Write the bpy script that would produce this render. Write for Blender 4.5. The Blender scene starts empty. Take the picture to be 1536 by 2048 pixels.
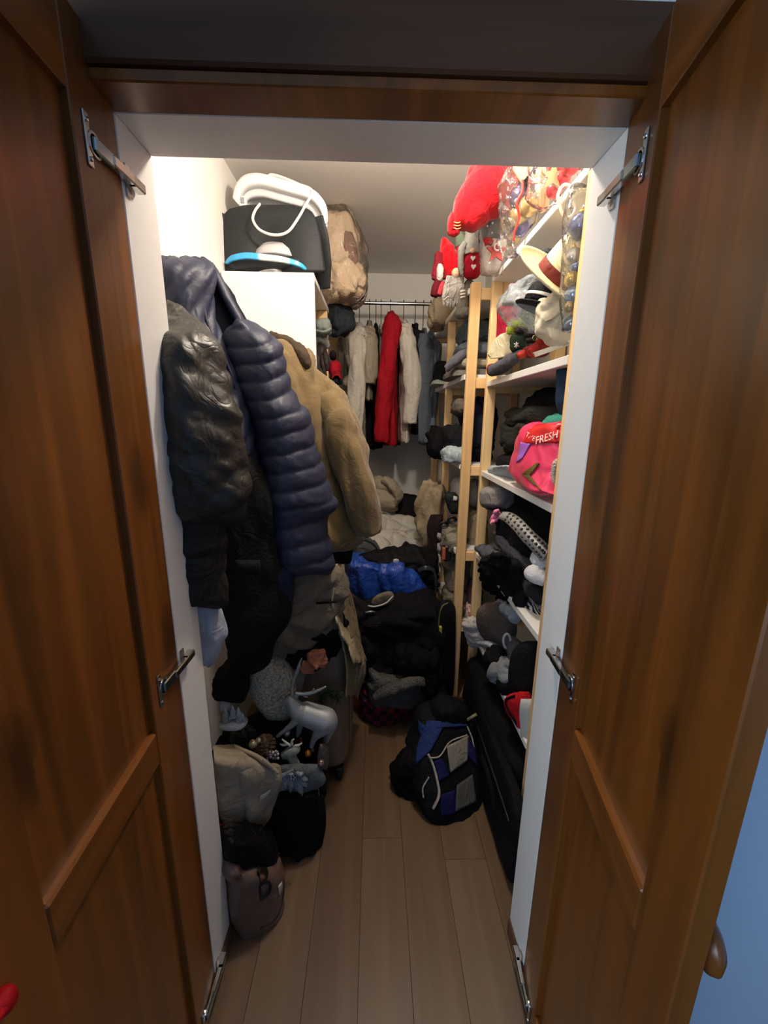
import bpy, bmesh, math, random
import numpy as np
from mathutils import Vector, Matrix

random.seed(7)
scene = bpy.context.scene
COL = scene.collection

# ------------------------------------------------------------------ camera
FPX, PITCH, YAW, ROLL, EYE = 805.74, 0.2285, 0.0265, 0.0113, 1.5   # focal length in px of the 1536x2048 frame
def ray(px, py):
    u, v = px - 768.0, py - 1024.0
    c, s = math.cos(ROLL), math.sin(ROLL); u, v = u*c + v*s, -u*s + v*c
    x, y, z = u/FPX, 1.0, -v/FPX
    c, s = math.cos(PITCH), math.sin(PITCH); y, z = y*c + z*s, -y*s + z*c
    c, s = math.cos(YAW), math.sin(YAW); x, y = x*c + y*s, -x*s + y*c
    return np.array([x, y, z])
cam_data = bpy.data.cameras.new('camera')
cam_data.sensor_fit = 'VERTICAL'; cam_data.sensor_height = 36.0
cam_data.lens = 36.0*FPX/2048.0; cam_data.clip_start = 0.02; cam_data.clip_end = 60
cam = bpy.data.objects.new('camera', cam_data); COL.objects.link(cam)
fw = ray(768, 1024); rt = ray(868, 1024) - fw; up = fw - ray(768, 1124)
fw, rt, up = [Vector(a).normalized() for a in (fw, rt, up)]
m = Matrix((rt, up, -fw)).transposed().to_4x4(); m.translation = Vector((0, 0, EYE))
cam.matrix_world = m
scene.camera = cam

# ------------------------------------------------------------------ world, light, exposure
world = bpy.data.worlds.new('world'); scene.world = world; world.use_nodes = True
bg = world.node_tree.nodes['Background']
bg.inputs[0].default_value = (0.60, 0.76, 1.0, 1); bg.inputs[1].default_value = 0.28   # even bluish daylight of the room behind the camera
scene.view_settings.view_transform = 'Standard'; scene.view_settings.look = 'None'
scene.view_settings.gamma = 1.0; scene.view_settings.use_curve_mapping = False
scene.view_settings.exposure = 0.07
wl = bpy.data.lights.new('added_daylight', 'AREA'); wl.shape = 'RECTANGLE'; wl.size = 1.04; wl.size_y = 1.24; wl.energy = 30; wl.color = (0.66, 0.83, 1.0)
wo = bpy.data.objects.new('added_daylight', wl); COL.objects.link(wo); wo.location = (-1.56, -1.0, 1.45); wo.rotation_euler = (math.radians(90), 0, math.radians(-90))   # added area light standing for the room's daylight, aimed at its right side
LAMP = (0.16, 1.30, 2.49)
LAMP_W = 31.0

# ------------------------------------------------------------------ where a line of sight meets a real plane
def at(px, py, y):
    r = ray(px, py); t = y/r[1]; return np.array([r[0]*t, y, EYE + r[2]*t])
def see(P):
    x, y, z = P[0], P[1], P[2]-EYE
    c, s = math.cos(YAW), math.sin(YAW); x, y = x*c-y*s, x*s+y*c
    c, s = math.cos(PITCH), math.sin(PITCH); y, z = y*c-z*s, y*s+z*c
    u, v = FPX*x/y, -FPX*z/y; c, s = math.cos(ROLL), math.sin(ROLL)
    return 768+u*c-v*s, 1024+u*s+v*c
def onz(px, py, z):
    r = ray(px, py); t = (z-EYE)/r[2]; return np.array([r[0]*t, r[1]*t, z])

# ------------------------------------------------------------------ noise
_rng = np.random.RandomState(3)
_perm = np.concatenate([_rng.permutation(256)]*3)
_grad = _rng.randn(256, 3); _grad /= np.linalg.norm(_grad, axis=1)[:, None]
def perlin(p):
    p = np.asarray(p, float); i = np.floor(p).astype(int); f = p - i; i &= 255
    w = f*f*f*(f*(f*6-15)+10)
    out = 0
    for dx in (0, 1):
        for dy in (0, 1):
            for dz in (0, 1):
                h = _perm[_perm[_perm[(i[:, 0]+dx) & 255] + ((i[:, 1]+dy) & 255)] + ((i[:, 2]+dz) & 255)]
                g = _grad[h]; d = f - np.array([dx, dy, dz])
                wx = w[:, 0] if dx else 1-w[:, 0]; wy = w[:, 1] if dy else 1-w[:, 1]; wz = w[:, 2] if dz else 1-w[:, 2]
                out = out + wx*wy*wz*(g*d).sum(1)
    return out*1.5
def billow(p, seed, scale):
    q = np.asarray(p)*np.asarray(scale) + seed*7.31
    wv = np.stack([perlin(q*0.6+11), perlin(q*0.6+37), perlin(q*0.6+71)], 1)
    q = q + 0.9*wv
    a = np.abs(perlin(q)); b = np.abs(perlin(q*2.1+5))
    return 1.5*a + 0.5*b - 0.42

# ------------------------------------------------------------------ materials
def lin(c):
    if isinstance(c, str): c = [int(c[i:i+2], 16)/255 for i in (0, 2, 4)]
    return tuple((v/12.92 if v <= 0.04045 else ((v+0.055)/1.055)**2.4) for v in c) + (1,)
_M = {}
def base(name, col, rough=0.8, metal=0.0, spec=0.3):
    mt = bpy.data.materials.new(name); mt.use_nodes = True
    b = mt.node_tree.nodes['Principled BSDF']
    b.inputs['Base Color'].default_value = lin(col); b.inputs['Roughness'].default_value = rough
    b.inputs['Metallic'].default_value = metal; b.inputs['Specular IOR Level'].default_value = spec
    return mt, mt.node_tree, b
def node(nt, t, **kw):
    n = nt.nodes.new(t)
    for k, v in kw.items():
        if k in n.inputs: n.inputs[k].default_value = v
        else: setattr(n, k, v)
    return n
def coords(nt, scale=(1, 1, 1)):
    tc = node(nt, 'ShaderNodeTexCoord'); mp = node(nt, 'ShaderNodeMapping'); mp.inputs['Scale'].default_value = scale
    nt.links.new(tc.outputs['Object'], mp.inputs['Vector']); return mp.outputs['Vector']
def mixcol(nt, fac, a, b):
    mx = node(nt, 'ShaderNodeMix', data_type='RGBA')
    nt.links.new(fac, mx.inputs[0])
    for s, v in ((6, a), (7, b)):
        if isinstance(v, tuple): mx.inputs[s].default_value = v
        else: nt.links.new(v, mx.inputs[s])
    return mx.outputs[2]
def ramp(nt, fac, stops):
    r = node(nt, 'ShaderNodeValToRGB'); nt.links.new(fac, r.inputs[0])
    while len(r.color_ramp.elements) < len(stops): r.color_ramp.elements.new(0.5)
    for e, (p, c) in zip(r.color_ramp.elements, stops): e.position = p; e.color = c
    return r.outputs[0]
def bump(nt, b, h, strength=0.3, dist=0.01):
    bn = node(nt, 'ShaderNodeBump'); bn.inputs['Strength'].default_value = strength; bn.inputs['Distance'].default_value = dist
    nt.links.new(h, bn.inputs['Height']); nt.links.new(bn.outputs[0], b.inputs['Normal'])
def cloth(col, rough=0.9, weave=700, var=0.12, wr=0.30, spec=0.15, sheen=0.0):
    """fabric: fine weave, slight colour variation and small wrinkles"""
    key = ('cloth', col, rough, weave, var, wr, spec, sheen)
    if key in _M: return _M[key]
    mt, nt, b = base('fabric_'+(col if isinstance(col, str) else 'mix'), col, rough, 0, spec)
    v = coords(nt)
    n1 = node(nt, 'ShaderNodeTexNoise'); n1.inputs['Scale'].default_value = 22; n1.inputs['Detail'].default_value = 4; nt.links.new(v, n1.inputs['Vector'])
    n2 = node(nt, 'ShaderNodeTexNoise'); n2.inputs['Scale'].default_value = weave; nt.links.new(v, n2.inputs['Vector'])
    c = lin(col); lo = tuple(x*(1-var*1.6) for x in c[:3])+(1,); hi = tuple(min(1, x*(1+var)) for x in c[:3])+(1,)
    nt.links.new(mixcol(nt, n1.outputs[0], lo, hi), b.inputs['Base Color'])
    ad = node(nt, 'ShaderNodeMath', operation='MULTIPLY_ADD'); ad.inputs[1].default_value = 0.12
    nt.links.new(n2.outputs[0], ad.inputs[0]); nt.links.new(n1.outputs[0], ad.inputs[2])
    n3 = node(nt, 'ShaderNodeTexNoise'); n3.inputs['Scale'].default_value = 17; n3.inputs['Detail'].default_value = 2; n3.inputs['Distortion'].default_value = 1.6; nt.links.new(v, n3.inputs['Vector'])
    sb_ = node(nt, 'ShaderNodeMath', operation='SUBTRACT'); sb_.inputs[1].default_value = 0.5; nt.links.new(n3.outputs[0], sb_.inputs[0])
    ab = node(nt, 'ShaderNodeMath', operation='ABSOLUTE'); nt.links.new(sb_.outputs[0], ab.inputs[0])
    a2 = node(nt, 'ShaderNodeMath', operation='MULTIPLY_ADD'); a2.inputs[1].default_value = 2.2; nt.links.new(ab.outputs[0], a2.inputs[0]); nt.links.new(ad.outputs[0], a2.inputs[2])
    bump(nt, b, a2.outputs[0], min(1.0, wr*1.5), 0.012)
    if sheen: b.inputs['Sheen Weight'].default_value = sheen
    _M[key] = mt; return mt
def knit(col, scale=160, strength=0.8):
    key = ('knit', col, scale)
    if key in _M: return _M[key]
    mt, nt, b = base('knit_'+col, col, 0.95, 0, 0.1)
    v = coords(nt)
    w = node(nt, 'ShaderNodeTexVoronoi'); w.inputs['Scale'].default_value = scale; nt.links.new(v, w.inputs['Vector'])
    c = lin(col)
    nt.links.new(mixcol(nt, w.outputs[0], tuple(min(1, x*1.35) for x in c[:3])+(1,), tuple(x*0.45 for x in c[:3])+(1,)), b.inputs['Base Color'])
    bump(nt, b, w.outputs[0], strength, 0.004)
    _M[key] = mt; return mt
def plain(col, rough=0.5, metal=0.0, spec=0.5, coat=0.0, name='paint'):
    key = ('plain', col, rough, metal, spec, coat)
    if key in _M: return _M[key]
    mt, nt, b = base(name+'_'+(col if isinstance(col, str) else 'mix'), col, rough, metal, spec)
    v = coords(nt); n1 = node(nt, 'ShaderNodeTexNoise'); n1.inputs['Scale'].default_value = 60; nt.links.new(v, n1.inputs['Vector'])
    c = lin(col); nt.links.new(mixcol(nt, n1.outputs[0], tuple(x*0.95 for x in c[:3])+(1,), c), b.inputs['Base Color'])
    b.inputs['Coat Weight'].default_value = coat
    _M[key] = mt; return mt
def glitter(col, rough=0.3):
    key = ('glit', col)
    if key in _M: return _M[key]
    mt, nt, b = base('glitter_'+col, col, rough, 0.35, 0.6)
    v = coords(nt); w = node(nt, 'ShaderNodeTexVoronoi'); w.inputs['Scale'].default_value = 420; nt.links.new(v, w.inputs['Vector'])
    bump(nt, b, w.outputs['Color'], 0.9, 0.003)
    _M[key] = mt; return mt
def film(col='ffffff', body=0.12, name='clear_film'):
    """thin clear plastic: see-through with glossy folds"""
    key = ('film', col, body)
    if key in _M: return _M[key]
    mt = bpy.data.materials.new(name); mt.use_nodes = True; nt = mt.node_tree; nt.nodes.clear()
    out = node(nt, 'ShaderNodeOutputMaterial'); tr = node(nt, 'ShaderNodeBsdfTransparent'); gl = node(nt, 'ShaderNodeBsdfGlossy'); df = node(nt, 'ShaderNodeBsdfDiffuse')
    gl.inputs['Roughness'].default_value = 0.15; df.inputs['Color'].default_value = lin(col)
    fr = node(nt, 'ShaderNodeFresnel'); fr.inputs['IOR'].default_value = 1.25
    v = coords(nt); n1 = node(nt, 'ShaderNodeTexNoise'); n1.inputs['Scale'].default_value = 34; n1.inputs['Detail'].default_value = 3; nt.links.new(v, n1.inputs['Vector'])
    bn = node(nt, 'ShaderNodeBump'); bn.inputs['Strength'].default_value = 0.5; bn.inputs['Distance'].default_value = 0.02
    nt.links.new(n1.outputs[0], bn.inputs['Height']); nt.links.new(bn.outputs[0], gl.inputs['Normal']); nt.links.new(bn.outputs[0], fr.inputs['Normal'])
    m1 = node(nt, 'ShaderNodeMixShader'); m1.inputs[0].default_value = body; nt.links.new(tr.outputs[0], m1.inputs[1]); nt.links.new(df.outputs[0], m1.inputs[2])
    m2 = node(nt, 'ShaderNodeMixShader'); nt.links.new(fr.outputs[0], m2.inputs[0]); nt.links.new(m1.outputs[0], m2.inputs[1]); nt.links.new(gl.outputs[0], m2.inputs[2])
    nt.links.new(m2.outputs[0], out.inputs[0])
    _M[key] = mt; return mt
def wood(name, c0, c1, axis=2, rough=0.4, knots=0.0, coat=0.0, scale=1.0, knotcol=None):
    """grain running along one axis; optional knots"""
    mt, nt, b = base(name, '808080', rough, 0, 0.4)
    sc = [26*scale]*3; sc[axis] = 1.3*scale
    v = coords(nt, sc)
    n1 = node(nt, 'ShaderNodeTexNoise'); n1.inputs['Scale'].default_value = 1.0; n1.inputs['Detail'].default_value = 6; n1.inputs['Distortion'].default_value = 0.6; nt.links.new(v, n1.inputs['Vector'])
    sc2 = [5*scale]*3; sc2[axis] = 0.5*scale
    n2 = node(nt, 'ShaderNodeTexNoise'); n2.inputs['Scale'].default_value = 1.0; n2.inputs['Detail'].default_value = 3; nt.links.new(coords(nt, sc2), n2.inputs['Vector'])
    mth = node(nt, 'ShaderNodeMath', operation='MULTIPLY_ADD'); mth.inputs[1].default_value = 0.55; nt.links.new(n1.outputs[0], mth.inputs[0])
    mt2 = node(nt, 'ShaderNodeMath', operation='MULTIPLY'); mt2.inputs[1].default_value = 0.5; nt.links.new(n2.outputs[0], mt2.inputs[0]); nt.links.new(mt2.outputs[0], mth.inputs[2])
    colr = ramp(nt, mth.outputs[0], [(0.36, lin(c0)), (0.66, lin(c1))])
    if knots:
        sx_ = node(nt, 'ShaderNodeSeparateXYZ'); nt.links.new(coords(nt, (0.4, 6.0, 2.3)), sx_.inputs[0]); cx_ = node(nt, 'ShaderNodeCombineXYZ')
        nt.links.new(sx_.outputs[1], cx_.inputs[0]); nt.links.new(sx_.outputs[2], cx_.inputs[1])
        dn = node(nt, 'ShaderNodeTexNoise'); dn.inputs['Scale'].default_value = 9; nt.links.new(cx_.outputs[0], dn.inputs['Vector'])
        va = node(nt, 'ShaderNodeVectorMath', operation='MULTIPLY_ADD'); va.inputs[1].default_value = (.12, .12, .12); nt.links.new(dn.outputs['Color'], va.inputs[0]); nt.links.new(cx_.outputs[0], va.inputs[2])
        vo = node(nt, 'ShaderNodeTexVoronoi', voronoi_dimensions='2D'); vo.inputs['Scale'].default_value = 1.0; nt.links.new(va.outputs[0], vo.inputs['Vector'])
        f = ramp(nt, vo.outputs['Distance'], [(0.0, (knots,)*3+(1,)), (0.10, (knots*0.8,)*3+(1,)), (0.2, (0, 0, 0, 1))])
        sep = node(nt, 'ShaderNodeSeparateColor'); nt.links.new(vo.outputs['Color'], sep.inputs[0])
        gt = node(nt, 'ShaderNodeMath', operation='GREATER_THAN'); gt.inputs[1].default_value = 0.55; nt.links.new(sep.outputs[0], gt.inputs[0])
        mu = node(nt, 'ShaderNodeMath', operation='MULTIPLY'); nt.links.new(f, mu.inputs[0]); nt.links.new(gt.outputs[0], mu.inputs[1])
        colr = mixcol(nt, mu.outputs[0], colr, lin(knotcol or c0))
    nt.links.new(colr, b.inputs['Base Color']); bump(nt, b, n1.outputs[0], 0.12, 0.004)
    b.inputs['Coat Weight'].default_value = coat; b.inputs['Coat Roughness'].default_value = 0.25
    return mt

# ------------------------------------------------------------------ objects
ORG = {}
def tag(o, label, cat, group=None, kind=None):
    if label: o['label'] = label
    if cat: o['category'] = cat
    if group: o['group'] = group
    if kind: o['kind'] = kind
    return o
def mesh_of(name, V, F, smooth):
    me = bpy.data.meshes.new(name); me.from_pydata([tuple(map(float, v)) for v in V], [], [tuple(map(int, f)) for f in F]); me.update()
    if smooth: me.polygons.foreach_set('use_smooth', [True]*len(me.polygons))
    return me
def obj(name, vf, mt, parent=None, smooth=True, origin=None):
    V, F = np.asarray(vf[0], float), vf[1]
    if parent is None:
        org = np.array([(V[:, 0].min()+V[:, 0].max())/2, (V[:, 1].min()+V[:, 1].max())/2, V[:, 2].min()]) if origin is None else np.asarray(origin, float)
    else: org = ORG[parent.name]
    o = bpy.data.objects.new(name, mesh_of(name, V-org, F, smooth)); COL.objects.link(o)
    if mt: o.data.materials.append(mt)
    if parent is None: o.location = org
    else: o.parent = parent
    ORG[o.name] = org
    return o
def thing(name, label, cat, loc, group=None, kind=None):
    o = bpy.data.objects.new(name, None); COL.objects.link(o); o.empty_display_size = 0.05
    o.location = [float(v) for v in loc]; ORG[o.name] = np.asarray(loc, float)
    return tag(o, label, cat, group, kind)
def single(name, vf, mt, label, cat, group=None, smooth=True):
    return tag(obj(name, vf, mt, None, smooth), label, cat, group)
def clone(o, loc, label=None, rotz=0.0, scale=1.0):
    c = o.copy(); COL.objects.link(c); c.location = [float(v) for v in loc]; c.rotation_euler.z = rotz; c.scale = (scale,)*3
    if label: c['label'] = label
    for ch in o.children:
        d = ch.copy(); COL.objects.link(d); d.parent = c
        for g in ch.children:
            e = g.copy(); COL.objects.link(e); e.parent = d
    return c

# ------------------------------------------------------------------ shapes (all return world-space verts, faces)
def join(*vfs):
    V, F, n = [], [], 0
    for v, f in vfs:
        v = np.asarray(v, float); V.append(v); F += [tuple(int(i)+n for i in q) for q in f]; n += len(v)
    return np.concatenate(V), F
def xf(vf, fn): return np.array([fn(v) for v in vf[0]]), vf[1]
def rot(vf, ang, axis, centre):
    R = np.array(Matrix.Rotation(ang, 3, axis)); c = np.asarray(centre, float)
    return (np.asarray(vf[0])-c)@R.T+c, vf[1]
def box(a, b, bev=0.003):
    a, b = np.minimum(a, b), np.maximum(a, b)
    bm = bmesh.new(); bmesh.ops.create_cube(bm, size=1)
    for v in bm.verts: v.co = Vector([(a[i]+b[i])/2 + v.co[i]*(b[i]-a[i]) for i in range(3)])
    if bev: bmesh.ops.bevel(bm, geom=bm.edges[:], offset=min(bev, 0.45*min(b-a)), segments=1, profile=0.5, affect='EDGES')
    V = np.array([v.co[:] for v in bm.verts]); F = [[v.index for v in f.verts] for f in bm.faces]; bm.free()
    return V, F
def rings(R, cap=True, closed=True):
    n = len(R[0]); V = np.concatenate(R); F = []
    for i in range(len(R)-1):
        for j in range(n if closed else n-1):
            k = (j+1) % n; F.append((i*n+j, i*n+k, (i+1)*n+k, (i+1)*n+j))
    if cap:
        V = np.concatenate([V, R[0].mean(0)[None], R[-1].mean(0)[None]]); a, b = len(V)-2, len(V)-1; o = (len(R)-1)*n
        for j in range(n):
            k = (j+1) % n; F.append((a, k, j)); F.append((b, o+j, o+k))
    return V, F
def vnormals(V, F):
    V = np.asarray(V); N = np.zeros_like(V)
    for k in (3, 4):
        A = np.array([f for f in F if len(f) == k], int)
        if not len(A): continue
        n = np.cross(V[A[:, 1]]-V[A[:, 0]], V[A[:, 2]]-V[A[:, 0]])
        for j in range(k): np.add.at(N, A[:, j], n)
    return N/np.maximum(np.linalg.norm(N, axis=1), 1e-9)[:, None]
def displace(vf, d): return np.asarray(vf[0])+vnormals(*vf)*np.asarray(d)[:, None], vf[1]
def spline(P, n):
    P = np.asarray(P, float); m = len(P)
    if m == 2: return np.array([P[0]+(P[1]-P[0])*t for t in np.linspace(0, 1, n)])
    Q = np.concatenate([[2*P[0]-P[1]], P, [2*P[-1]-P[-2]]]); out = []
    for s in np.linspace(0, m-1-1e-9, n):
        i = int(s); t = s-i; a, b, c, d = Q[i:i+4]
        out.append(0.5*((2*b)+(-a+c)*t+(2*a-5*b+4*c-d)*t*t+(-a+3*b-3*c+d)*t**3))
    return np.array(out)
def limb(pts, rad, n=24, seg=28, amp=0.0, scale=(18, 18, 8), seed=1, upv=(0.13, 0.21, 0.97), cap=True, fn=None):
    """tapering tube along a spline; rad entries are r or (ra, rb)"""
    P = spline(pts, seg); rad = [(r, r) if np.isscalar(r) else r for r in rad]
    Rr = np.array([[np.interp(t, np.linspace(0, 1, len(rad)), [r[k] for r in rad]) for k in (0, 1)] for t in np.linspace(0, 1, seg)])
    T = np.gradient(P, axis=0); T /= np.linalg.norm(T, axis=1)[:, None]
    u = np.asarray(upv, float); out = []
    a = np.linspace(0, 2*math.pi, n, endpoint=False)
    for i in range(seg):
        u = u-T[i]*(u@T[i]); u /= np.linalg.norm(u); w = np.cross(T[i], u)
        out.append(P[i]+np.cos(a)[:, None]*u*Rr[i, 0]+np.sin(a)[:, None]*w*Rr[i, 1])
    vf = rings(out, cap)
    if amp: vf = displace(vf, amp*billow(vf[0], seed, scale))
    if fn is not None: vf = fn(vf)
    return vf
def tube(pts, r, seg=None, n=8, closed=False):
    if closed: pts = list(pts)+[pts[0]]
    return limb(pts, [r, r], n=n, seg=seg or max(6, 4*len(pts)))
def blob(c, dims, seed=1, amp=0.02, scale=(9, 9, 9), ex=0.8, zmin=None, zmax=None, rz=0.0, tilt=(0, 0), nu=48, nv=30, layers=0, lay=0.0):
    """a soft heap of cloth: superellipsoid with rounded folds; layers cuts folded layers into its sides"""
    c = np.asarray(c, float); a, b, h = dims
    th = np.linspace(-math.pi/2, math.pi/2, nv); ph = np.linspace(0, 2*math.pi, nu, endpoint=False)
    pw = lambda x, e: np.sign(x)*np.abs(x)**e
    R = [np.stack([a*pw(np.cos(t), ex)*pw(np.cos(ph), ex), b*pw(np.cos(t), ex)*pw(np.sin(ph), ex), np.full(nu, h*pw(np.sin(t), ex))], 1) for t in th]
    vf = rings(R, False)
    V = vf[0]; sc = np.asarray(scale, float)
    d = amp*billow(V+c, seed, sc)
    if layers:
        zz = (V[:, 2]/h*0.5+0.5)*layers+0.35*perlin(V*6+seed*3.3)
        d = d - lay*np.clip(1-np.abs(zz-np.round(zz))*7, 0, 1)*(np.abs(V[:, 2]) < h*0.9)
    N = V/np.array([a*a, b*b, h*h]); N /= np.maximum(np.linalg.norm(N, axis=1), 1e-9)[:, None]
    V = V+N*d[:, None]
    Rm = np.array((Matrix.Rotation(rz, 3, 'Z')@Matrix.Rotation(tilt[0], 3, 'X')@Matrix.Rotation(tilt[1], 3, 'Y')))
    V = V@Rm.T+c
    if zmin is not None: V[:, 2] = np.maximum(V[:, 2], zmin)
    if zmax is not None: V[:, 2] = np.minimum(V[:, 2], zmax)
    return V, vf[1]
def heap(x0, y0, x1, y1, y, ry, **kw):
    """blob spanning the picture box x0..x1, y0..y1 at depth y"""
    c = at((x0+x1)/2, (y0+y1)/2, y); a = at(x0, (y0+y1)/2, y); b = at(x1, (y0+y1)/2, y); t = at((x0+x1)/2, y0, y); d = at((x0+x1)/2, y1, y)
    return blob(c, ((b-a)[0]/2, ry, (t-d)[2]/2), **kw)
def sheet(fn, nu, nv, th):
    """fn(u,v)->xyz over the unit square, given real thickness"""
    U, Vv = np.meshgrid(np.linspace(0, 1, nu), np.linspace(0, 1, nv), indexing='ij')
    P = np.array([fn(u, v) for u, v in zip(U.ravel(), Vv.ravel())]); F = []
    for i in range(nu-1):
        for j in range(nv-1): F.append((i*nv+j, (i+1)*nv+j, (i+1)*nv+j+1, i*nv+j+1))
    N = vnormals(P, F); Q = P-N*th; n = len(P)
    F2 = F+[tuple(reversed([k+n for k in f])) for f in F]
    edge = [i*nv for i in range(nu)]+[(nu-1)*nv+j for j in range(1, nv)]+[i*nv+nv-1 for i in range(nu-2, -1, -1)]+[j for j in range(nv-2, 0, -1)]
    for a, b in zip(edge, edge[1:]+edge[:1]): F2.append((a, a+n, b+n, b))
    return np.concatenate([P, Q]), F2
def lathe(prof, c=(0, 0, 0), n=40, axis=None):
    """prof: (radius, height) pairs revolved about z at c, optionally tilted to axis"""
    a = np.linspace(0, 2*math.pi, n, endpoint=False)
    vf = rings([np.stack([r*np.cos(a), r*np.sin(a), np.full(n, z)], 1) for r, z in prof])
    V = vf[0]
    if axis is not None:
        q = Vector((0, 0, 1)).rotation_difference(Vector(axis).normalized()).to_matrix(); V = V@np.array(q).T
    return V+np.asarray(c, float), vf[1]
def ball(c, r, n=20): 
    t = np.linspace(-math.pi/2, math.pi/2, 12); return lathe([(max(1e-4, r*math.cos(x)), r*math.sin(x)) for x in t], c, n)
def prism(poly, fn, t0, t1, bev=0):
    """poly in 2-D, fn(u,v,t)->xyz; a solid of that outline"""
    n = len(poly); V = [fn(u, v, t0) for u, v in poly]+[fn(u, v, t1) for u, v in poly]
    F = [tuple(range(n))[::-1], tuple(range(n, 2*n))]+[(i, (i+1) % n, n+(i+1) % n, n+i) for i in range(n)]
    return np.array(V), F
class Rows:
    """a soft body whose front outline is given row by row: (py, pxL, pxR) at depths yL, yR, half thickness th"""
    def __init__(s, rows, yL, yR, th, nr=40, n=64, amp=0.0, scale=(14, 14, 4), seed=1, ex=0.75, ends=0.25, fn=None):
        s.rows = rows; s.py = np.array([r[0] for r in rows], float)
        pick = lambda k, d: np.array([r[k] if len(r) > k else d for r in rows], float)
        s.l, s.r = pick(1, 0), pick(2, 0); s.yl, s.yr, s.t = pick(3, yL), pick(4, yR), pick(5, th)
        s.amp, s.scale, s.seed, s.ex, s.fn = amp, scale, seed, ex, fn
        tt = np.linspace(0, 1, 200); P = spline(np.stack([s.py, s.l, s.r, s.yl, s.yr, s.t], 1), 200); s.P = P
        ang = np.linspace(0, 2*math.pi, n, endpoint=False); R, UV = [], []
        pys = np.linspace(s.py[0], s.py[-1], nr)
        for k, py in enumerate(pys):
            v = k/(nr-1); e = min(1, min(v, 1-v)/max(ends, 1e-3)*1.0); e = math.sqrt(max(0.02, 1-(1-e)**2))
            cu = np.sign(np.cos(ang))*np.abs(np.cos(ang))**ex; sw = np.sign(np.sin(ang))*np.abs(np.sin(ang))**ex*e
            C, h, nm = s.axes(py); R.append(C+cu[:, None]*h+sw[:, None]*nm)
        s.vf = rings(R); V = s.vf[0]
        s.V0 = V
        d = np.zeros(len(V))
        if amp: d += amp*billow(V, seed, scale)
        if fn is not None:
            uu = np.concatenate([np.tile(np.cos(ang), nr), [0, 0]]); vv = np.concatenate([np.repeat(np.linspace(0, 1, nr), n), [0, 1]]); d += fn(uu, vv, V)
        s.vf = displace(s.vf, d)
        s.nr, s.n, s.pys = nr, n, pys
    def axes(s, py):
        row = [np.interp(py, s.P[:, 0], s.P[:, k]) for k in range(1, 6)]
        A, B = at(row[0], py, row[2]), at(row[1], py, row[3]); C = (A+B)/2; h = (B-A)/2
        nrm = np.array([-h[1], h[0], 0]); nrm = nrm/max(1e-9, np.linalg.norm(nrm))
        if nrm@(np.array([0, 0, EYE])-C) < 0: nrm = -nrm
        return C, h, nrm*row[4]
    def surf(s, px, py):
        py = float(np.clip(py, s.pys[0], s.pys[-1])); l = np.interp(py, s.P[:, 0], s.P[:, 1]); r = np.interp(py, s.P[:, 0], s.P[:, 2]); u = np.clip((px-(l+r)/2)/max(1e-6, (r-l)/2), -0.999, 0.999)
        a = math.acos(math.copysign(abs(u)**(1/s.ex), u))
        k = np.clip((py-s.pys[0])/(s.pys[-1]-s.pys[0])*(s.nr-1), 0, s.nr-1.001); i = int(k); f = k-i
        jf = a/(2*math.pi)*s.n; j = int(jf) % s.n; g = jf-int(jf); j2 = (j+1) % s.n
        V = s.vf[0]; return (V[i*s.n+j]*(1-g)+V[i*s.n+j2]*g)*(1-f)+(V[(i+1)*s.n+j]*(1-g)+V[(i+1)*s.n+j2]*g)*f
    def on(s, px, py, off=0.002):
        """point on the front surface, lifted by off"""
        x, y = px, py
        for _ in range(14):
            q = s.surf(x, y); e = see(q); x += 0.5*(px-e[0]); y = min(max(y+0.5*(py-e[1]), s.pys[0]), s.pys[-1])
        q = s.surf(x, y); nn = np.array([0, 0, EYE])-q; nn /= np.linalg.norm(nn)
        return q+nn*off
    def patch(s, quad, off=0.003, th=0.004, nu=10, nv=10):
        """a panel sewn on the front; quad: four picture corners"""
        a, b, c, d = [np.array(q, float) for q in quad]
        return sheet(lambda u, v: s.on(*((a*(1-u)+b*u)*(1-v)+(d*(1-u)+c*u)*v), off), nu, nv, -th if False else th)
def letters(txt, size=1.0):
    cu = bpy.data.curves.new('lettering', 'FONT'); cu.body = txt; cu.size = size; cu.resolution_u = 3
    o = bpy.data.objects.new('lettering', cu); COL.objects.link(o); dg = bpy.context.evaluated_depsgraph_get(); dg.update()
    me = bpy.data.meshes.new_from_object(o.evaluated_get(dg)); V = np.array([v.co[:] for v in me.vertices]); F = [list(p.vertices) for p in me.polygons]
    bpy.data.objects.remove(o); bpy.data.curves.remove(cu); bpy.data.meshes.remove(me)
    return V, F
def remesh(vf, voxel=0.004, smooth=2):
    """fuse overlapping limbs into one continuous skin"""
    o = bpy.data.objects.new('tmp', mesh_of('tmp', vf[0], vf[1], False)); COL.objects.link(o)
    md = o.modifiers.new('r', 'REMESH'); md.mode = 'VOXEL'; md.voxel_size = voxel
    if smooth: ms = o.modifiers.new('s', 'SMOOTH'); ms.iterations = smooth; ms.factor = 0.5
    dg = bpy.context.evaluated_depsgraph_get(); dg.update(); me = bpy.data.meshes.new_from_object(o.evaluated_get(dg))
    V = np.array([v.co[:] for v in me.vertices]); F = [list(p.vertices) for p in me.polygons]
    bpy.data.objects.remove(o); bpy.data.meshes.remove(me)
    return V, F

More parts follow.
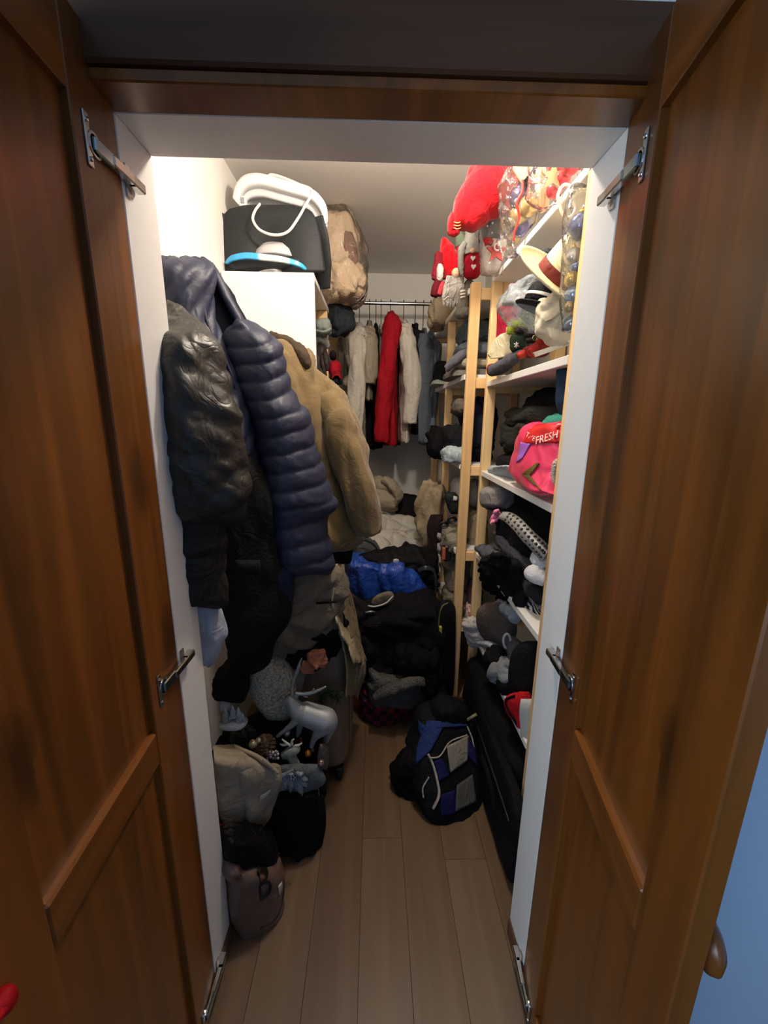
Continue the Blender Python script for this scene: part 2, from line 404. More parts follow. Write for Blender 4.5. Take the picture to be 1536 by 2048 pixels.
# ================================================================== the closet shell
XL, XR, YB, ZC = -0.65, 0.85, 3.40, 2.575
OL, OR, YF, YI, ZT = -0.4146, 0.4125, 0.776, 0.886, 1.967
paint, pnt, pb = base('wall_paint', 'e9e6e0', 0.85, 0, 0.2)
_n = node(pnt, 'ShaderNodeTexNoise'); _n.inputs['Scale'].default_value = 180; pnt.links.new(coords(pnt), _n.inputs['Vector']); bump(pnt, pb, _n.outputs[0], 0.08, 0.003)
ceil_paint = plain('efebe5', 0.9, 0, 0.1, name='ceiling_paint')
white_lam = plain('f0eeea', 0.38, 0, 0.4, name='white_laminate')
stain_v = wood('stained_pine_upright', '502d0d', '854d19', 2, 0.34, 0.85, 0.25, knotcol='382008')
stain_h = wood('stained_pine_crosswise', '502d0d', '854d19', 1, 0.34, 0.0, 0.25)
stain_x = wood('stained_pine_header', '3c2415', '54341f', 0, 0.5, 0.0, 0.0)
pine_v = wood('pine_upright', 'dbb078', 'f2d29c', 2, 0.5, 0.7, 0.0, 1.3, 'a5723a')
pine_x = wood('pine_crosswise', 'dbb078', 'f2d29c', 0, 0.5, 0.0, 0.0, 1.3)
chrome = plain('c8c8c8', 0.22, 1.0, 0.5, name='chrome')
dark_metal = plain('2a2a2c', 0.4, 0.8, 0.5, name='dark_metal')

def struct(name, vf, mt, parent=None, smooth=False):
    o = obj(name, vf, mt, parent, smooth)
    if parent is None: o['kind'] = 'structure'
    return o
struct('wall_left', box((XL-0.06, YI, 0), (XL, YB, ZC), 0), paint)
struct('wall_right', box((XR, YI, 0), (XR+0.06, YB, ZC), 0), paint)
struct('wall_back', box((XL-0.06, YB, 0), (XR+0.06, YB+0.06, ZC), 0), paint)
struct('ceiling', box((XL-0.06, YI-0.1, ZC), (XR+0.06, YB+0.06, ZC+0.05), 0), ceil_paint)
struct('wall_front', box((XL-0.06, YF+0.02, 0), (OL-0.012, YI-0.001, ZC), 0), paint)
struct('wall_front', box((OR+0.012, YF+0.02, 0), (XR+0.06, YI-0.001, ZC), 0), paint)
struct('wall_front', box((OL-0.012, YF+0.02, ZT+0.012), (OR+0.012, YI-0.001, ZC), 0), paint)
struct('trim_1', box((OL-0.012, YF, 0.055), (OL, YI, ZT+0.012), 0.0015), white_lam)
struct('trim_2', box((OR, YF, 0.055), (OR+0.012, YI, ZT+0.012), 0.0015), white_lam)
struct('trim_3', box((OL, YF, ZT), (OR, YI, ZT+0.012), 0.0015), white_lam)
brown_base = wood('dark_skirting_wood', '4b3526', '6b4c36', 1, 0.5)
struct('baseboard_left', box((OL-0.012, YF-0.004, 0.0), (OL+0.006, YI, 0.054), 0.003), brown_base)
struct('baseboard_right', box((OR-0.006, YF-0.004, 0.0), (OR+0.012, YI, 0.054), 0.003), brown_base)
# wooden casing round the opening
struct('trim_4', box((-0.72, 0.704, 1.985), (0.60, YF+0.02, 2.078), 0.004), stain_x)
struct('trim_5', box((-0.47, 0.712, ZT), (0.47, YF-0.001, 1.984), 0.002), stain_h)
struct('trim_6', box((-0.56, 0.775, 0.0), (OL-0.013, YF+0.019, 1.984), 0.002), stain_v)
struct('trim_7', box((OR+0.013, 0.775, 0.0), (0.56, YF+0.019, 1.984), 0.002), stain_v)
room_paint = plain('d2e6fc', 0.9, 0, 0.1, name='room_paint')
struct('wall_outer_right', box((1.60, -1.86, 0), (1.66, 0.74, 2.6), 0), room_paint)
for A_, B_ in (((0.475, 0.68, 0), (1.60, 0.703, 2.6)), ((-1.6, 0.80, 0), (-0.72, 0.86, 2.6)), ((-0.72, 0.80, 2.08), (0.475, 0.86, 2.6))): struct('wall_outer_front', box(A_, B_, 0), room_paint)
struct('wall_outer_back', box((-1.6, -1.86, 0), (1.60, -1.80, 2.6), 0), room_paint)
for A_, B_ in (((-1.66, -1.86, 0), (-1.6, -1.57, 2.6)), ((-1.66, -0.43, 0), (-1.6, 0.86, 2.6)), ((-1.66, -1.57, 0), (-1.6, -0.43, 0.78)), ((-1.66, -1.57, 2.12), (-1.6, -0.43, 2.6))): struct('wall_outer_left', box(A_, B_, 0), room_paint)
struct('added_window_1', join(box((-1.65, -1.57, 0.78), (-1.59, -1.53, 2.12), .003), box((-1.65, -0.47, 0.78), (-1.59, -0.43, 2.12), .003), box((-1.65, -1.53, 0.78), (-1.59, -0.47, 0.82), .003), box((-1.65, -1.53, 2.08), (-1.59, -0.47, 2.12), .003)), white_lam)  # unseen window frame, added round the daylight area light

# ------------------------------------------------------------------ floor of laminate planks
fl = struct('floor', box((-1.6, -1.8, -0.05), (1.6, YB, -0.012), 0), plain('4a3a2c', 0.9, name='subfloor'))
plank_m = []
for k in range(4):
    a, b = [('634d39', '7a6149'), ('5d4834', '745b44'), ('67513d', '7e6850'), ('604a34', '775f48')][k]
    plank_m.append(wood('laminate_plank', a, b, 1, 0.42, 0.0, 0.1, 0.6))
PW, PL = 0.145, 1.28
pvf = box((0.0003, 0.0003, -0.011), (PW-0.0003, PL-0.0003, 0.0), 0.0006)
pmesh = []
for k in range(4):
    me = mesh_of('plank', pvf[0], pvf[1], False); me.materials.append(plank_m[k]); pmesh.append(me)
i = 0
x = -0.76
while x < 0.9:
    y = -1.2+((i*0.47) % 1.0)*PL-PL*0.5
    k = 0
    while y < YB:
        if y+PL > 0.3:
            p = bpy.data.objects.new('plank', pmesh[(i*3+k*5) % 4]); COL.objects.link(p); p.parent = fl
            p.location = Vector((x, y, 0))-Vector(ORG['floor'])
        y += PL; k += 1
    x += PW; i += 1

# ------------------------------------------------------------------ the two panelled doors, swung open towards the room
def door(name, label, hx, hy, ang, side):
    """side +1: left leaf (room of the opening to its right), -1: right leaf"""
    d = np.array([math.sin(ang), -math.cos(ang), 0]); nrm = np.array([math.cos(ang), math.sin(ang), 0])*side
    def L(p): return np.array([hx, hy, 0])+d*p[0]+nrm*p[1]+np.array([0, 0, p[2]])
    R = thing(name, label, None, (hx, hy, 0.012), kind='structure')
    def bx(a, b, bev=0.002): return xf(box(a, b, bev), L)
    W, T, S, ZTOP = 0.478, 0.024, 0.115, 2.035
    part = lambda n, vf, mt, par=R: obj(n, vf, mt, par, False)
    part('hinge_stile', bx((0, -T, 0.012), (S, 0, ZTOP)), stain_v)
    part('lock_stile', bx((W-0.082, -T, 0.012), (W, 0, ZTOP)), stain_v)
    part('top_rail', bx((S, -T, 1.92), (W-0.082, 0, ZTOP)), stain_h)
    part('middle_rail', bx((S, -T, 0.85), (W-0.082, 0, 0.92), 0.004), stain_h)
    part('bottom_rail', bx((S, -T, 0.012), (W-0.082, 0, 0.115)), stain_h)
    part('panel', bx((S-0.004, -0.021, 0.92), (W-0.080, -0.012, 1.92), 0), stain_v)
    part('panel', bx((S-0.004, -0.021, 0.115), (W-0.080, -0.012, 0.85), 0), stain_v)
    for hz in (1.88, 0.987, 0.06):
        h = part('hinge', join(bx((0.080, 0.0, hz-0.034), (0.092, 0.003, hz+0.034), 0.001), xf(lathe([(0.0001, -0.001), (0.0165, -0.001), (0.0165, 0.004), (0.013, 0.004), (0.013, 0.0), (0.0001, 0.0)], (0, 0, 0), 24), lambda v: L((0.072+v[0], v[2], hz+v[1]))),
                               xf(lathe([(0.0001, 0), (0.0035, 0), (0.003, 0.003), (0.0001, 0.004)], (0, 0, 0), 10), lambda v: L((0.086+v[0], 0.002+v[2], hz+0.024+v[1]))),
                               xf(lathe([(0.0001, 0), (0.0035, 0), (0.003, 0.003), (0.0001, 0.004)], (0, 0, 0), 10), lambda v: L((0.086+v[0], 0.002+v[2], hz-0.024+v[1])))), chrome)
        jx = OL+0.002 if side > 0 else OR-0.002
        A = L((0.078, 0.004, hz)); B = np.array([jx+side*0.010, YF+0.014, hz])
        dirv = B-A; ln = np.linalg.norm(dirv); dirv /= ln; sd = np.cross(dirv, [0, 0, 1.0])
        arm = xf(box((0, -0.005, -0.010), (ln*0.45, 0.004, 0.010), 0.002), lambda v: A+dirv*v[0]+sd*v[1]+np.array([0, 0, v[2]]))
        arm2 = xf(box((ln*0.40, -0.007, -0.008), (ln, 0.006, 0.008), 0.002), lambda v: A+dirv*v[0]+sd*v[1]+np.array([0, 0, v[2]]))
        obj('hinge_arm', arm, plain('a8c0cc', 0.2, 1.0, name='steel'), h, False)
        obj('hinge_body', arm2, chrome, h, False)
        obj('mounting_plate', join(box((jx-0.002, YF+0.006, hz-0.024), (jx+0.002, YF+0.020, hz+0.024), 0.001), box((min(jx, jx+side*0.016), YF+0.004, hz-0.008), (max(jx, jx+side*0.016), YF+0.040, hz+0.008), 0.002)), chrome, h, False)
    for sz in (0.30, 0.62) if side < 0 else ():
        part('screw_cap', xf(lathe([(0.0001, 0), (0.005, 0), (0.004, 0.003), (0.0001, 0.004)], (0, 0, 0), 14), lambda v: L((W-0.05+v[0]*1.0, v[2], sz+v[1]*1.4))), chrome)
    part('door_knob', xf(lathe([(0.0001, 0), (0.018, 0), (0.013, 0.006), (0.016, 0.010), (0.030, 0.016), (0.031, 0.022), (0.024, 0.029), (0.0001, 0.031)], (0, 0, 0), 28), lambda v: L((W-0.036+v[0], -T-v[2], 0.93+v[1]))), stain_v).data.polygons.foreach_set('use_smooth', [True]*(28*7+56))
    return R
door('door_1', 'open stained pine panelled door leaf on the left with steel hinges', -0.4128, 0.770, math.radians(3), 1)
door('door_2', 'open stained pine panelled door leaf on the right with steel hinges', 0.4105, 0.770, math.radians(-10), -1)

# ------------------------------------------------------------------ ceiling lamp just inside the opening
lp = thing('ceiling_lamp', 'small round ceiling lamp just inside above the opening', 'lamp', (LAMP[0], LAMP[1], 2.50))
obj('lamp_base', lathe([(0.0001, 2.574), (0.075, 2.574), (0.075, 2.556), (0.06, 2.548), (0.0001, 2.548)], (LAMP[0], LAMP[1], 0), 36), plain('eeeeee', 0.4, name='white_enamel'), lp)
shade, snt, sb = base('lit_bulb', 'ffe6bd', 0.4); sb.inputs['Emission Color'].default_value = (1, 0.78, 0.5, 1); sb.inputs['Emission Strength'].default_value = 6
obj('bulb', lathe([(0.012, 2.548), (0.014, 2.535), (0.026, 2.516), (0.029, 2.503), (0.024, 2.488), (0.012, 2.480), (0.0001, 2.478)], (LAMP[0], LAMP[1], 0), 28), shade, lp)
ld = bpy.data.lights.new('lamp_light', 'POINT'); ld.energy = LAMP_W; ld.color = (1.0, 0.89, 0.76); ld.shadow_soft_size = 0.05
lo = bpy.data.objects.new('lamp_light', ld); COL.objects.link(lo); lo.location = (LAMP[0], LAMP[1], 2.44)

# ------------------------------------------------------------------ pine shelving along the right wall
def frame(root, x0, x1, y0, zt, rails, pw=0.045, py=0.032):
    obj('post', box((x0, y0, 0), (x0+pw, y0+py, zt), 0.004), pine_v, root, False)
    obj('post', box((x1-pw, y0, 0), (x1, y0+py, zt), 0.004), pine_v, root, False)
    for z in rails: obj('rail', box((x0+pw, y0+0.005, z-0.024), (x1-pw, y0+py-0.005, z+0.024), 0.003), pine_x, root, False)
SH = [2.09, 1.665, 1.268, 0.867, 0.475]
un = thing('shelving_unit', 'pine shelving unit with white shelves right behind the right door jamb', 'shelving', (0.67, 1.47, 0), 'closet shelving')
for y0 in (1.062, 1.862): frame(un, 0.500, 0.840, y0, 2.075, [2.045, 1.64, 1.24, 0.84, 0.45])
for z in SH: obj('shelf', box((0.500, 1.070 if z > 2 else 1.095, z-0.024), (0.838, 1.888 if z > 2 else 1.861, z), 0.002), white_lam, un, False)
SF = [2.06, 1.70, 1.29, 0.86, 0.47]
un2 = thing('shelving_unit', 'deeper pine shelving unit with white shelves at the far right', 'shelving', (0.63, 2.43, 0), 'closet shelving')
for y0 in (1.897, 2.43, 2.92): frame(un2, 0.416, 0.842, y0, 2.075 if y0 < 2 else 2.035, [2.03, 1.66, 1.26, 0.83, 0.44])
for z in SF: obj('shelf', box((0.412, 1.905 if z > 2 else 1.93, z-0.024), (0.840, 2.97, z), 0.002) if z < 2 else box((0.412, 1.93, z-0.024), (0.840, 2.97, z), 0.002), white_lam, un2, False)
# ------------------------------------------------------------------ shelving on the left with a white end panel
un3 = thing('shelving_unit', 'left shelving unit closed by a plain white end panel', 'shelving', (-0.45, 2.5, 0), 'closet shelving')
obj('end_panel', box((XL+0.004, 1.890, 0), (-0.257, 1.910, 2.095), 0.002), white_lam, un3, False)
for y0 in (2.39, 3.08): frame(un3, XL+0.006, -0.259, y0, 2.068, [2.04, 1.64, 1.24, 0.84, 0.45], 0.05)
for z in (2.094, 1.69, 1.28, 0.87, 0.46): obj('shelf', box((XL+0.006, 1.911, z-0.024), (-0.257, 3.14, z), 0.002), white_lam, un3, False)
# ------------------------------------------------------------------ clothes rail across the back
rl = thing('clothes_rail', 'chrome clothes rail across the back wall with brackets', 'rail', (0.0, 3.12, 2.29))
obj('rail_tube', limb([(XL+0.002, 3.12, 2.295), (0.848, 3.12, 2.295)], [0.0125, 0.0125], 16, 4), chrome, rl)
for sx in (XL+0.001, 0.846): obj('rail_bracket', lathe([(0.0001, 0), (0.03, 0), (0.03, 0.004), (0.018, 0.008), (0.018, 0.02), (0.0001, 0.02)], (sx, 3.12, 2.295), 24, axis=(1 if sx < 0 else -1, 0, 0)), chrome, rl)

# ================================================================== coats on the hook rail of the left wall
def hook(px, py, y, ln=0.05):
    p = at(px, py, y); return p
hk = thing('coat_rack', 'dark metal hook strip on the left wall behind the coats', 'coat rack', (XL+0.02, 1.35, 1.80))
obj('rack_board', box((XL+0.001, 0.95, 1.78), (XL+0.016, 1.70, 1.83), 0.003), pine_x, hk, False)
for yy in (1.02, 1.20, 1.40, 1.58): obj('hook', tube([(XL+0.014, yy, 1.81), (XL+0.05, yy, 1.80), (XL+0.062, yy, 1.82), (XL+0.064, yy, 1.835)], 0.005), dark_metal, hk)
def bind(pts, y, r, n=24):
    return limb([at(p[0], p[1], p[2] if len(p) > 2 else y) for p in pts], [r, r], 8, n)
leather = cloth('2a2925', 0.42, 500, 0.2, 0.18, 0.5)
lt = thing('leather_jacket', 'glossy black leather jacket nearest the left door jamb', 'jacket', at(400, 1210, 0.97), 'coats on the left wall')
Rj = Rows([(598, 334, 346, 1.0, 1.02, .02), (625, 334, 376, .97, 1.02, .03), (652, 333, 398, .90, 1.0, .04), (685, 328, 420, .855, .98, .05), (760, 325, 450, 0.845, .97, .055), (820, 326, 464, 0.84, .96, .06), (880, 328, 474, 0.84, .96, .06),
           (940, 330, 482, 0.84, .96, .06), (990, 334, 485, 0.84, .96, .06), (1030, 342, 480, 0.845, .96, .055), (1052, 354, 466, 0.85, .96, .04)], 0.84, .96, 0.06, nr=80, n=100, amp=0.012, scale=(7, 7, 10), seed=4, ends=0.1,
          fn=lambda u, v, V: 0.004*np.sin(9*(V[:, 2]*1.6+V[:, 0]*2.2)+3*perlin(V*5))+0.006*billow(V@np.array([[.7, 0, .7], [0, 1, 0], [-.7, 0, .7]]), 8, (6, 6, 24)))
obj('jacket_body', Rj.vf, leather, lt)
Rs = Rows([(1030, 350, 442, .86, .96), (1080, 350, 442), (1130, 354, 442), (1170, 361, 443), (1205, 368, 442), (1214, 372, 436)], 0.86, .96, 0.045, nr=40, n=60, amp=0.010, scale=(7, 7, 12), seed=9, ends=0.1)
obj('sleeve', Rs.vf, cloth('1c1c1b', 0.6, 500, 0.2, 0.4, 0.3), lt)
obj('shoulder_seam', bind([(345, 628, .98), (385, 645, .95), (425, 692, .93), (452, 790, .93)], 1.0, 0.004), leather, lt)

navy = cloth('2a2f46', 0.5, 900, 0.1, 0.10, 0.35)
navy_lining = cloth('12141f', 0.8, 900, 0.1, 0.2, 0.2)
vt = thing('quilted_vest', 'navy quilted down vest with horizontal baffles in the middle of the coats', 'vest', at(560, 1215, 1.2), 'coats on the left wall')
def quilt(nb, amp, slope=0.0, wob=0.12):
    def f(u, v, V):
        z = v*nb+slope*u+wob*perlin(V*7)+0.05*perlin(V*30)
        s = np.abs(np.sin(math.pi*z))
        return (amp*(np.sqrt(s+0.0025)-0.75))*(1-.45*np.abs(u)**6)+0.45*amp*billow(V, 5, (30, 30, 14))*s
    return f
Rb = Rows([(513, 318, 392, 1.12, 1.22, .03), (530, 312, 421, 1.1, 1.25, .05), (560, 312, 422, 1.1, 1.24, .055), (600, 318, 412), (628, 326, 410), (660, 342, 420), (700, 362, 440), (750, 384, 462), (790, 400, 473), (860, 430, 486), (1000, 455, 510), (1130, 480, 536), (1195, 512, 565), (1216, 530, 560)],
          1.10, 1.24, 0.06, nr=130, n=64, ends=0.08, fn=quilt(16, 0.008, 1.6))
obj('vest_back', Rb.vf, navy, vt)
Rl = Rows([(545, 415, 430), (600, 412, 468), (660, 420, 500), (715, 440, 526), (780, 462, 530), (860, 476, 540), (1000, 500, 550), (1140, 530, 575)], 1.24, 1.32, 0.03, nr=50, n=40, amp=0.01, scale=(10, 10, 4), seed=3)
obj('vest_lining', Rl.vf, navy_lining, vt)
Rv = Rows([(640, 476, 494, 1.17, 1.3, .03), (690, 480, 526), (740, 492, 541), (790, 500, 563), (832, 514, 603), (894, 527, 616), (934, 530, 636), (980, 531, 655), (1005, 532, 668), (1038, 536, 642), (1090, 545, 653), (1135, 556, 657), (1149, 566, 650)],
          1.16, 1.30, 0.075, nr=150, n=72, ends=0.06, fn=quilt(14, 0.009, 0.5))
obj('vest_front', Rv.vf, navy, vt)
obj('shoulder_band', limb([at(408, 522, 1.27), at(426, 540, 1.26), at(448, 585, 1.25), (at(478, 640, 1.25)), at(506, 690, 1.24), at(530, 728, 1.23)], [(.010, .016), (.013, .02), (.014, .022), (.014, .022), (.012, .02), (.008, .012)], 20, 40, .003), navy, vt)
obj('armhole_binding', bind([(422, 548, 1.19), (411, 590, 1.17), (409, 622, 1.155), (420, 660, 1.15), (442, 702, 1.15), (463, 750, 1.15), (474, 792, 1.155), (484, 850, 1.16)], 1.1, 0.0045, 50), navy, vt)
obj('side_seam', bind([(604, 835, 1.235), (622, 920, 1.225), (640, 985, 1.225), (638, 1040, 1.225), (640, 1090, 1.225), (646, 1115, 1.23)], 1.2, 0.004, 40), navy_lining, vt)

tanf = cloth('776445', 0.95, 350, 0.14, 0.16, 0.05, 0.3)
tn = thing('fleece_jacket', 'tan brown fleece jacket with a dark collar behind the navy vest', 'jacket', at(670, 1100, 1.55), 'coats on the left wall')
Rt = Rows([(676, 516, 540, 1.5, 1.5, .02), (700, 500, 585), (735, 510, 618), (780, 530, 650), (832, 545, 668), (900, 560, 688), (980, 580, 700), (1050, 600, 712), (1082, 612, 712), (1104, 630, 690)],
          1.42, 1.60, 0.085, nr=70, n=80, amp=0.028, scale=(13, 13, 2.6), seed=12, ends=0.1)
obj('jacket_body', Rt.vf, tanf, tn)
obj('collar', limb([at(540, 672, 1.53), at(570, 685, 1.52), at(598, 705, 1.50), at(612, 728, 1.49), at(616, 742, 1.49)], [0.018, 0.022, 0.026, 0.024, 0.014], 20, 26, 0.006, (30, 30, 30)), cloth('45382c', 0.7), tn)
obj('sleeve', limb([at(628, 765, 1.55), at(658, 810, 1.52), at(684, 872, 1.48), at(705, 940, 1.46), at(724, 1000, 1.45), at(735, 1045, 1.45), at(738, 1060, 1.45)], [(.05, .05), (.068, .07), (.07, .075), (.066, .07), (.062, .065), (.05, .055), (.042, .045)], 48, 60, 0.022, (14, 14, 4), 8), tanf, tn)
obj('cuff', limb([at(736, 1050, 1.45), at(739, 1066, 1.45)], [.047, .044], 28, 6), tanf, tn)
obj('hem', bind([(640, 1106, 1.46), (668, 1100, 1.45), (692, 1086, 1.46), (712, 1070, 1.48)], 1.46, 0.008), tanf, tn)
obj('jacket_lining', Rows([(1080, 630, 705), (1110, 640, 700), (1128, 655, 690)], 1.46, 1.56, 0.03, nr=14, n=40, amp=.01, seed=3).vf, cloth('17140f'), tn)

bc = thing('long_coat', 'long black coat hanging below between leather jacket and vest', 'coat', at(480, 1330, 1.15), 'coats on the left wall')
obj('coat_body', Rows([(900, 420, 500), (1000, 425, 540), (1100, 430, 556), (1180, 434, 572), (1225, 440, 574), (1270, 452, 545), (1315, 474, 520), (1338, 486, 506)], 1.08, 1.18, 0.06, nr=60, n=60, amp=0.02, scale=(14, 14, 3), seed=21, ends=0.1).vf, cloth('141416', 0.85), bc)
obj('pocket_flap', Rows([(1120, 470, 520), (1150, 473, 522)], 1.03, 1.06, 0.012, nr=8, n=24, ends=.4).vf, cloth('17171a', 0.85), bc)
single('navy_garment', Rows([(1128, 512, 586), (1160, 515, 588), (1200, 520, 586), (1224, 528, 578)], 1.14, 1.17, 0.035, nr=30, n=44, amp=0.012, scale=(14, 14, 5), seed=22).vf, cloth('1b2038', 0.7), 'dark navy cloth hem showing under the quilted vest', 'garment')
single('pale_shirt', Rows([(1185, 386, 428), (1230, 390, 440), (1262, 398, 448), (1290, 404, 432), (1330, 408, 420)], .93, 1.0, 0.03, nr=40, n=44, amp=0.014, scale=(16, 16, 5), seed=23).vf, cloth('aab4c4', 0.85), 'pale blue shirt tail hanging below the black sleeve', 'shirt')
kh = thing('khaki_trousers', 'grey khaki trousers with a dark pocket slit below the tan fleece', 'trousers', at(600, 1310, 1.33), 'coats on the left wall')
obj('trouser_body', Rows([(1128, 588, 672), (1160, 570, 684), (1200, 556, 688), (1240, 540, 678), (1275, 512, 650), (1305, 498, 590), (1325, 500, 540)], 1.22, 1.38, 0.05, nr=60, n=64, amp=0.024, scale=(7, 14, 12), seed=31, ends=0.12).vf, cloth('6f675a', 0.85), kh)
obj('pocket', bind([(632, 1206, 1.255), (655, 1205, 1.265), (674, 1203, 1.28)], 1.26, 0.004), cloth('15130f'), kh)
obj('waistband', Rows([(1118, 596, 668), (1150, 560, 660)], 1.2, 1.3, 0.02, nr=10, n=40, amp=.008, seed=2).vf, cloth('141210'), kh)

# ================================================================== heap at the left on the floor
sc_m = plain('7c6a5c', 0.42, 0, 0.5, 0.3, name='hard_shell')
sc = thing('suitcase', 'taupe hard shell suitcase standing beside the cream garment', 'suitcase', (-0.28, 1.62, 0))
V = blob((-0.27, 1.615, 0.385), (0.175, 0.235, 0.335), 1, 0.0, ex=0.28, nu=72, nv=44)
obj('shell', V, sc_m, sc)
for k in range(5): obj('shell_rib', limb([(-0.0945, 1.46+k*0.075, 0.14), (-0.0915, 1.46+k*0.075, 0.38), (-0.0945, 1.46+k*0.075, 0.63)], [0.003, 0.004, 0.003], 8, 16), sc_m, sc)
obj('zip_band', rings([np.stack([-0.27+0.177*np.sign(np.cos(a))*np.abs(np.cos(a))**.28, np.full(60, yy), 0.385+0.337*np.sign(np.sin(a))*np.abs(np.sin(a))**.28], 1) for a in [np.linspace(0, 2*math.pi, 60, endpoint=False)] for yy in (1.607, 1.623)], False), plain('2a2420', 0.6), sc)
for wx in (-0.40, -0.14):
    for wy in (1.43, 1.80):
        w = obj('wheel', lathe([(0.0001, -0.012), (0.018, -0.012), (0.025, -0.008), (0.025, 0.008), (0.018, 0.012), (0.0001, 0.012)], (wx, wy, 0.026), 24, axis=(1, 0, 0)), plain('181818', 0.6), sc)
        obj('wheel_fork', box((wx-0.017, wy-0.02, 0.02), (wx+0.017, wy+0.02, 0.06), 0.006), plain('221e1c', 0.5), w, False)
obj('luggage_handle', tube([(-0.34, 1.62, 0.715), (-0.33, 1.62, 0.74), (-0.21, 1.62, 0.74), (-0.20, 1.62, 0.715)], 0.008), plain('181818', 0.6), sc)
single('orange_board', box(onz(704, 1452, 0)+np.array([-0.05, 0.14, 0]), onz(719, 1452, 0)+np.array([0.012, 0.17, 0.25]), 0.003), plain('cf4a17', 0.6), 'narrow bright orange panel standing behind the suitcase', 'panel', smooth=False)
cg = thing('cream_garment', 'cream coloured garment draped over the end of the suitcase', 'garment', at(700, 1390, 1.75))
def drape(keys, n, wdt, y0, y1, amp, seed, sc=(12, 12, 5), th=0.006):
    K = spline(np.array(keys, float), 60)
    def f(u, v):
        k = K[int(v*59)]; px = k[1]+(k[2]-k[1])*u
        y = y0+(y1-y0)*u
        p = at(px, k[0], y); q = p[None, :]
        return p+np.array([0, -1, 0])*amp*float(billow(q, seed, sc)[0])*2
    return sheet(f, n, 44, th)
obj('garment_body', drape([(1168, 664, 690), (1200, 660, 705), (1240, 668, 712), (1290, 685, 722), (1340, 692, 730), (1392, 690, 716)], 26, 1, 1.34, 1.66, 0.018, 3, (9, 9, 9)), cloth('9c9075', 0.9), cg)
obj('sleeve', drape([(1172, 666, 684), (1205, 664, 700), (1250, 676, 712), (1290, 694, 722), (1322, 706, 732)], 20, 1, 1.31, 1.56, 0.02, 9, (12, 12, 12)), cloth('b0a486', 0.9), cg)
single('black_trousers', Rows([(1228, 640, 688), (1260, 590, 690), (1290, 570, 684), (1320, 566, 650), (1345, 575, 625)], 1.30, 1.42, 0.05, nr=50, n=56, amp=0.022, scale=(12, 12, 12), seed=41).vf, cloth('121112', 0.9), 'black trousers crumpled on the suitcase below the khaki trousers', 'trousers')
single('salmon_top', join(Rows([(1297, 630, 648), (1306, 618, 652), (1322, 616, 652), (1336, 632, 646)], 1.25, 1.29, 0.010, nr=30, n=44, amp=0.010, scale=(26, 26, 26), seed=5, ex=.5).vf, Rows([(1322, 606, 626), (1338, 600, 628), (1348, 606, 626)], 1.245, 1.28, 0.008, nr=20, n=36, amp=.006, scale=(26, 26, 26), seed=6, ex=.5).vf), cloth('b06d54', 0.9), 'salmon pink top peeking out of the black trousers', 'top')

# black box that carries the decorations
bx_m = plain('121214', 0.55, 0, 0.4, name='black_card')
bo = thing('storage_box', 'black fabric storage box under the silver decorations', 'box', (-0.40, 1.24, 0))
obj('box_body', box((-0.60, 1.10, 0.0), (-0.195, 1.36, 0.27), 0.012), cloth('131315', 0.8, 500, .1, .2), bo, False)
obj('box_rim', box((-0.605, 1.095, 0.25), (-0.19, 1.365, 0.275), 0.006), cloth('0c0c0d', 0.8), bo, False)
obj('box_handle', tube([(-0.188, 1.20, 0.18), (-0.176, 1.205, 0.15), (-0.176, 1.255, 0.15), (-0.188, 1.26, 0.18)], 0.006), cloth('0c0c0d'), bo)
single('dark_pouch', Rows([(1590, 540, 648), (1640, 545, 652), (1690, 556, 640), (1716, 590, 618)], 1.085, 1.16, 0.03, nr=30, n=44, amp=.012, seed=14).vf, cloth('0f0f11'), 'black nylon pouch hanging on the front of the storage box', 'pouch')

# folded sackcloth and printed shopping bag
sk = thing('sackcloth', 'folded grey beige woven sackcloth lying over the printed bag', 'cloth', at(490, 1660, 0.98))
Rk = Rows([(1490, 430, 470, 1.02, 1.1), (1515, 428, 520), (1545, 428, 556), (1580, 432, 552), (1620, 438, 532), (1650, 446, 516), (1668, 470, 504)], 0.955, 1.04, 0.016, nr=60, n=80, amp=0.006, scale=(10, 10, 7), seed=51, ends=0.04, ex=.55)
wv = cloth('9c907e', 0.95, 260, 0.2, 0.25, 0.05)
obj('top_layer', Rk.vf, wv, sk)
obj('folded_layer', Rows([(1530, 470, 562, .97, 1.06), (1580, 480, 558), (1625, 490, 538), (1662, 488, 514)], 0.98, 1.06, 0.020, nr=40, n=50, amp=0.007, scale=(16, 16, 10), seed=52).vf, wv, sk)
obj('paper_scrap', Rk.patch([(520, 1592), (542, 1578), (536, 1590), (518, 1612)], 0.004, 0.001, 4, 4), plain('c9beb0', 0.8), sk)
obj('fold_edge', bind([(468, 1493, 1.06), (520, 1516, 1.02), (556, 1546, 1.02)], 1.0, 0.006), wv, sk)
sbm, snt2, sb2 = base('printed_plastic', '6b5248', 0.35, 0, 0.5)
_n = node(snt2, 'ShaderNodeTexNoise'); _n.inputs['Scale'].default_value = 16; snt2.links.new(coords(snt2), _n.inputs['Vector']); bump(snt2, sb2, _n.outputs[0], 0.4, 0.02)
sb_ = thing('shopping_bag', 'dusky pink plastic shopping bag with black lettering beside the left jamb', 'bag', onz(500, 1862, 0.0))
Rg = Rows([(1690, 440, 548, .92, 1.02), (1720, 444, 560), (1760, 450, 567), (1800, 455, 566), (1830, 459, 556), (1852, 464, 530), (1864, 478, 512)], 0.90, 0.97, 0.055, nr=50, n=60, amp=0.012, scale=(10, 10, 10), seed=61, ends=0.1)
obj('bag_body', Rg.vf, sbm, sb_)
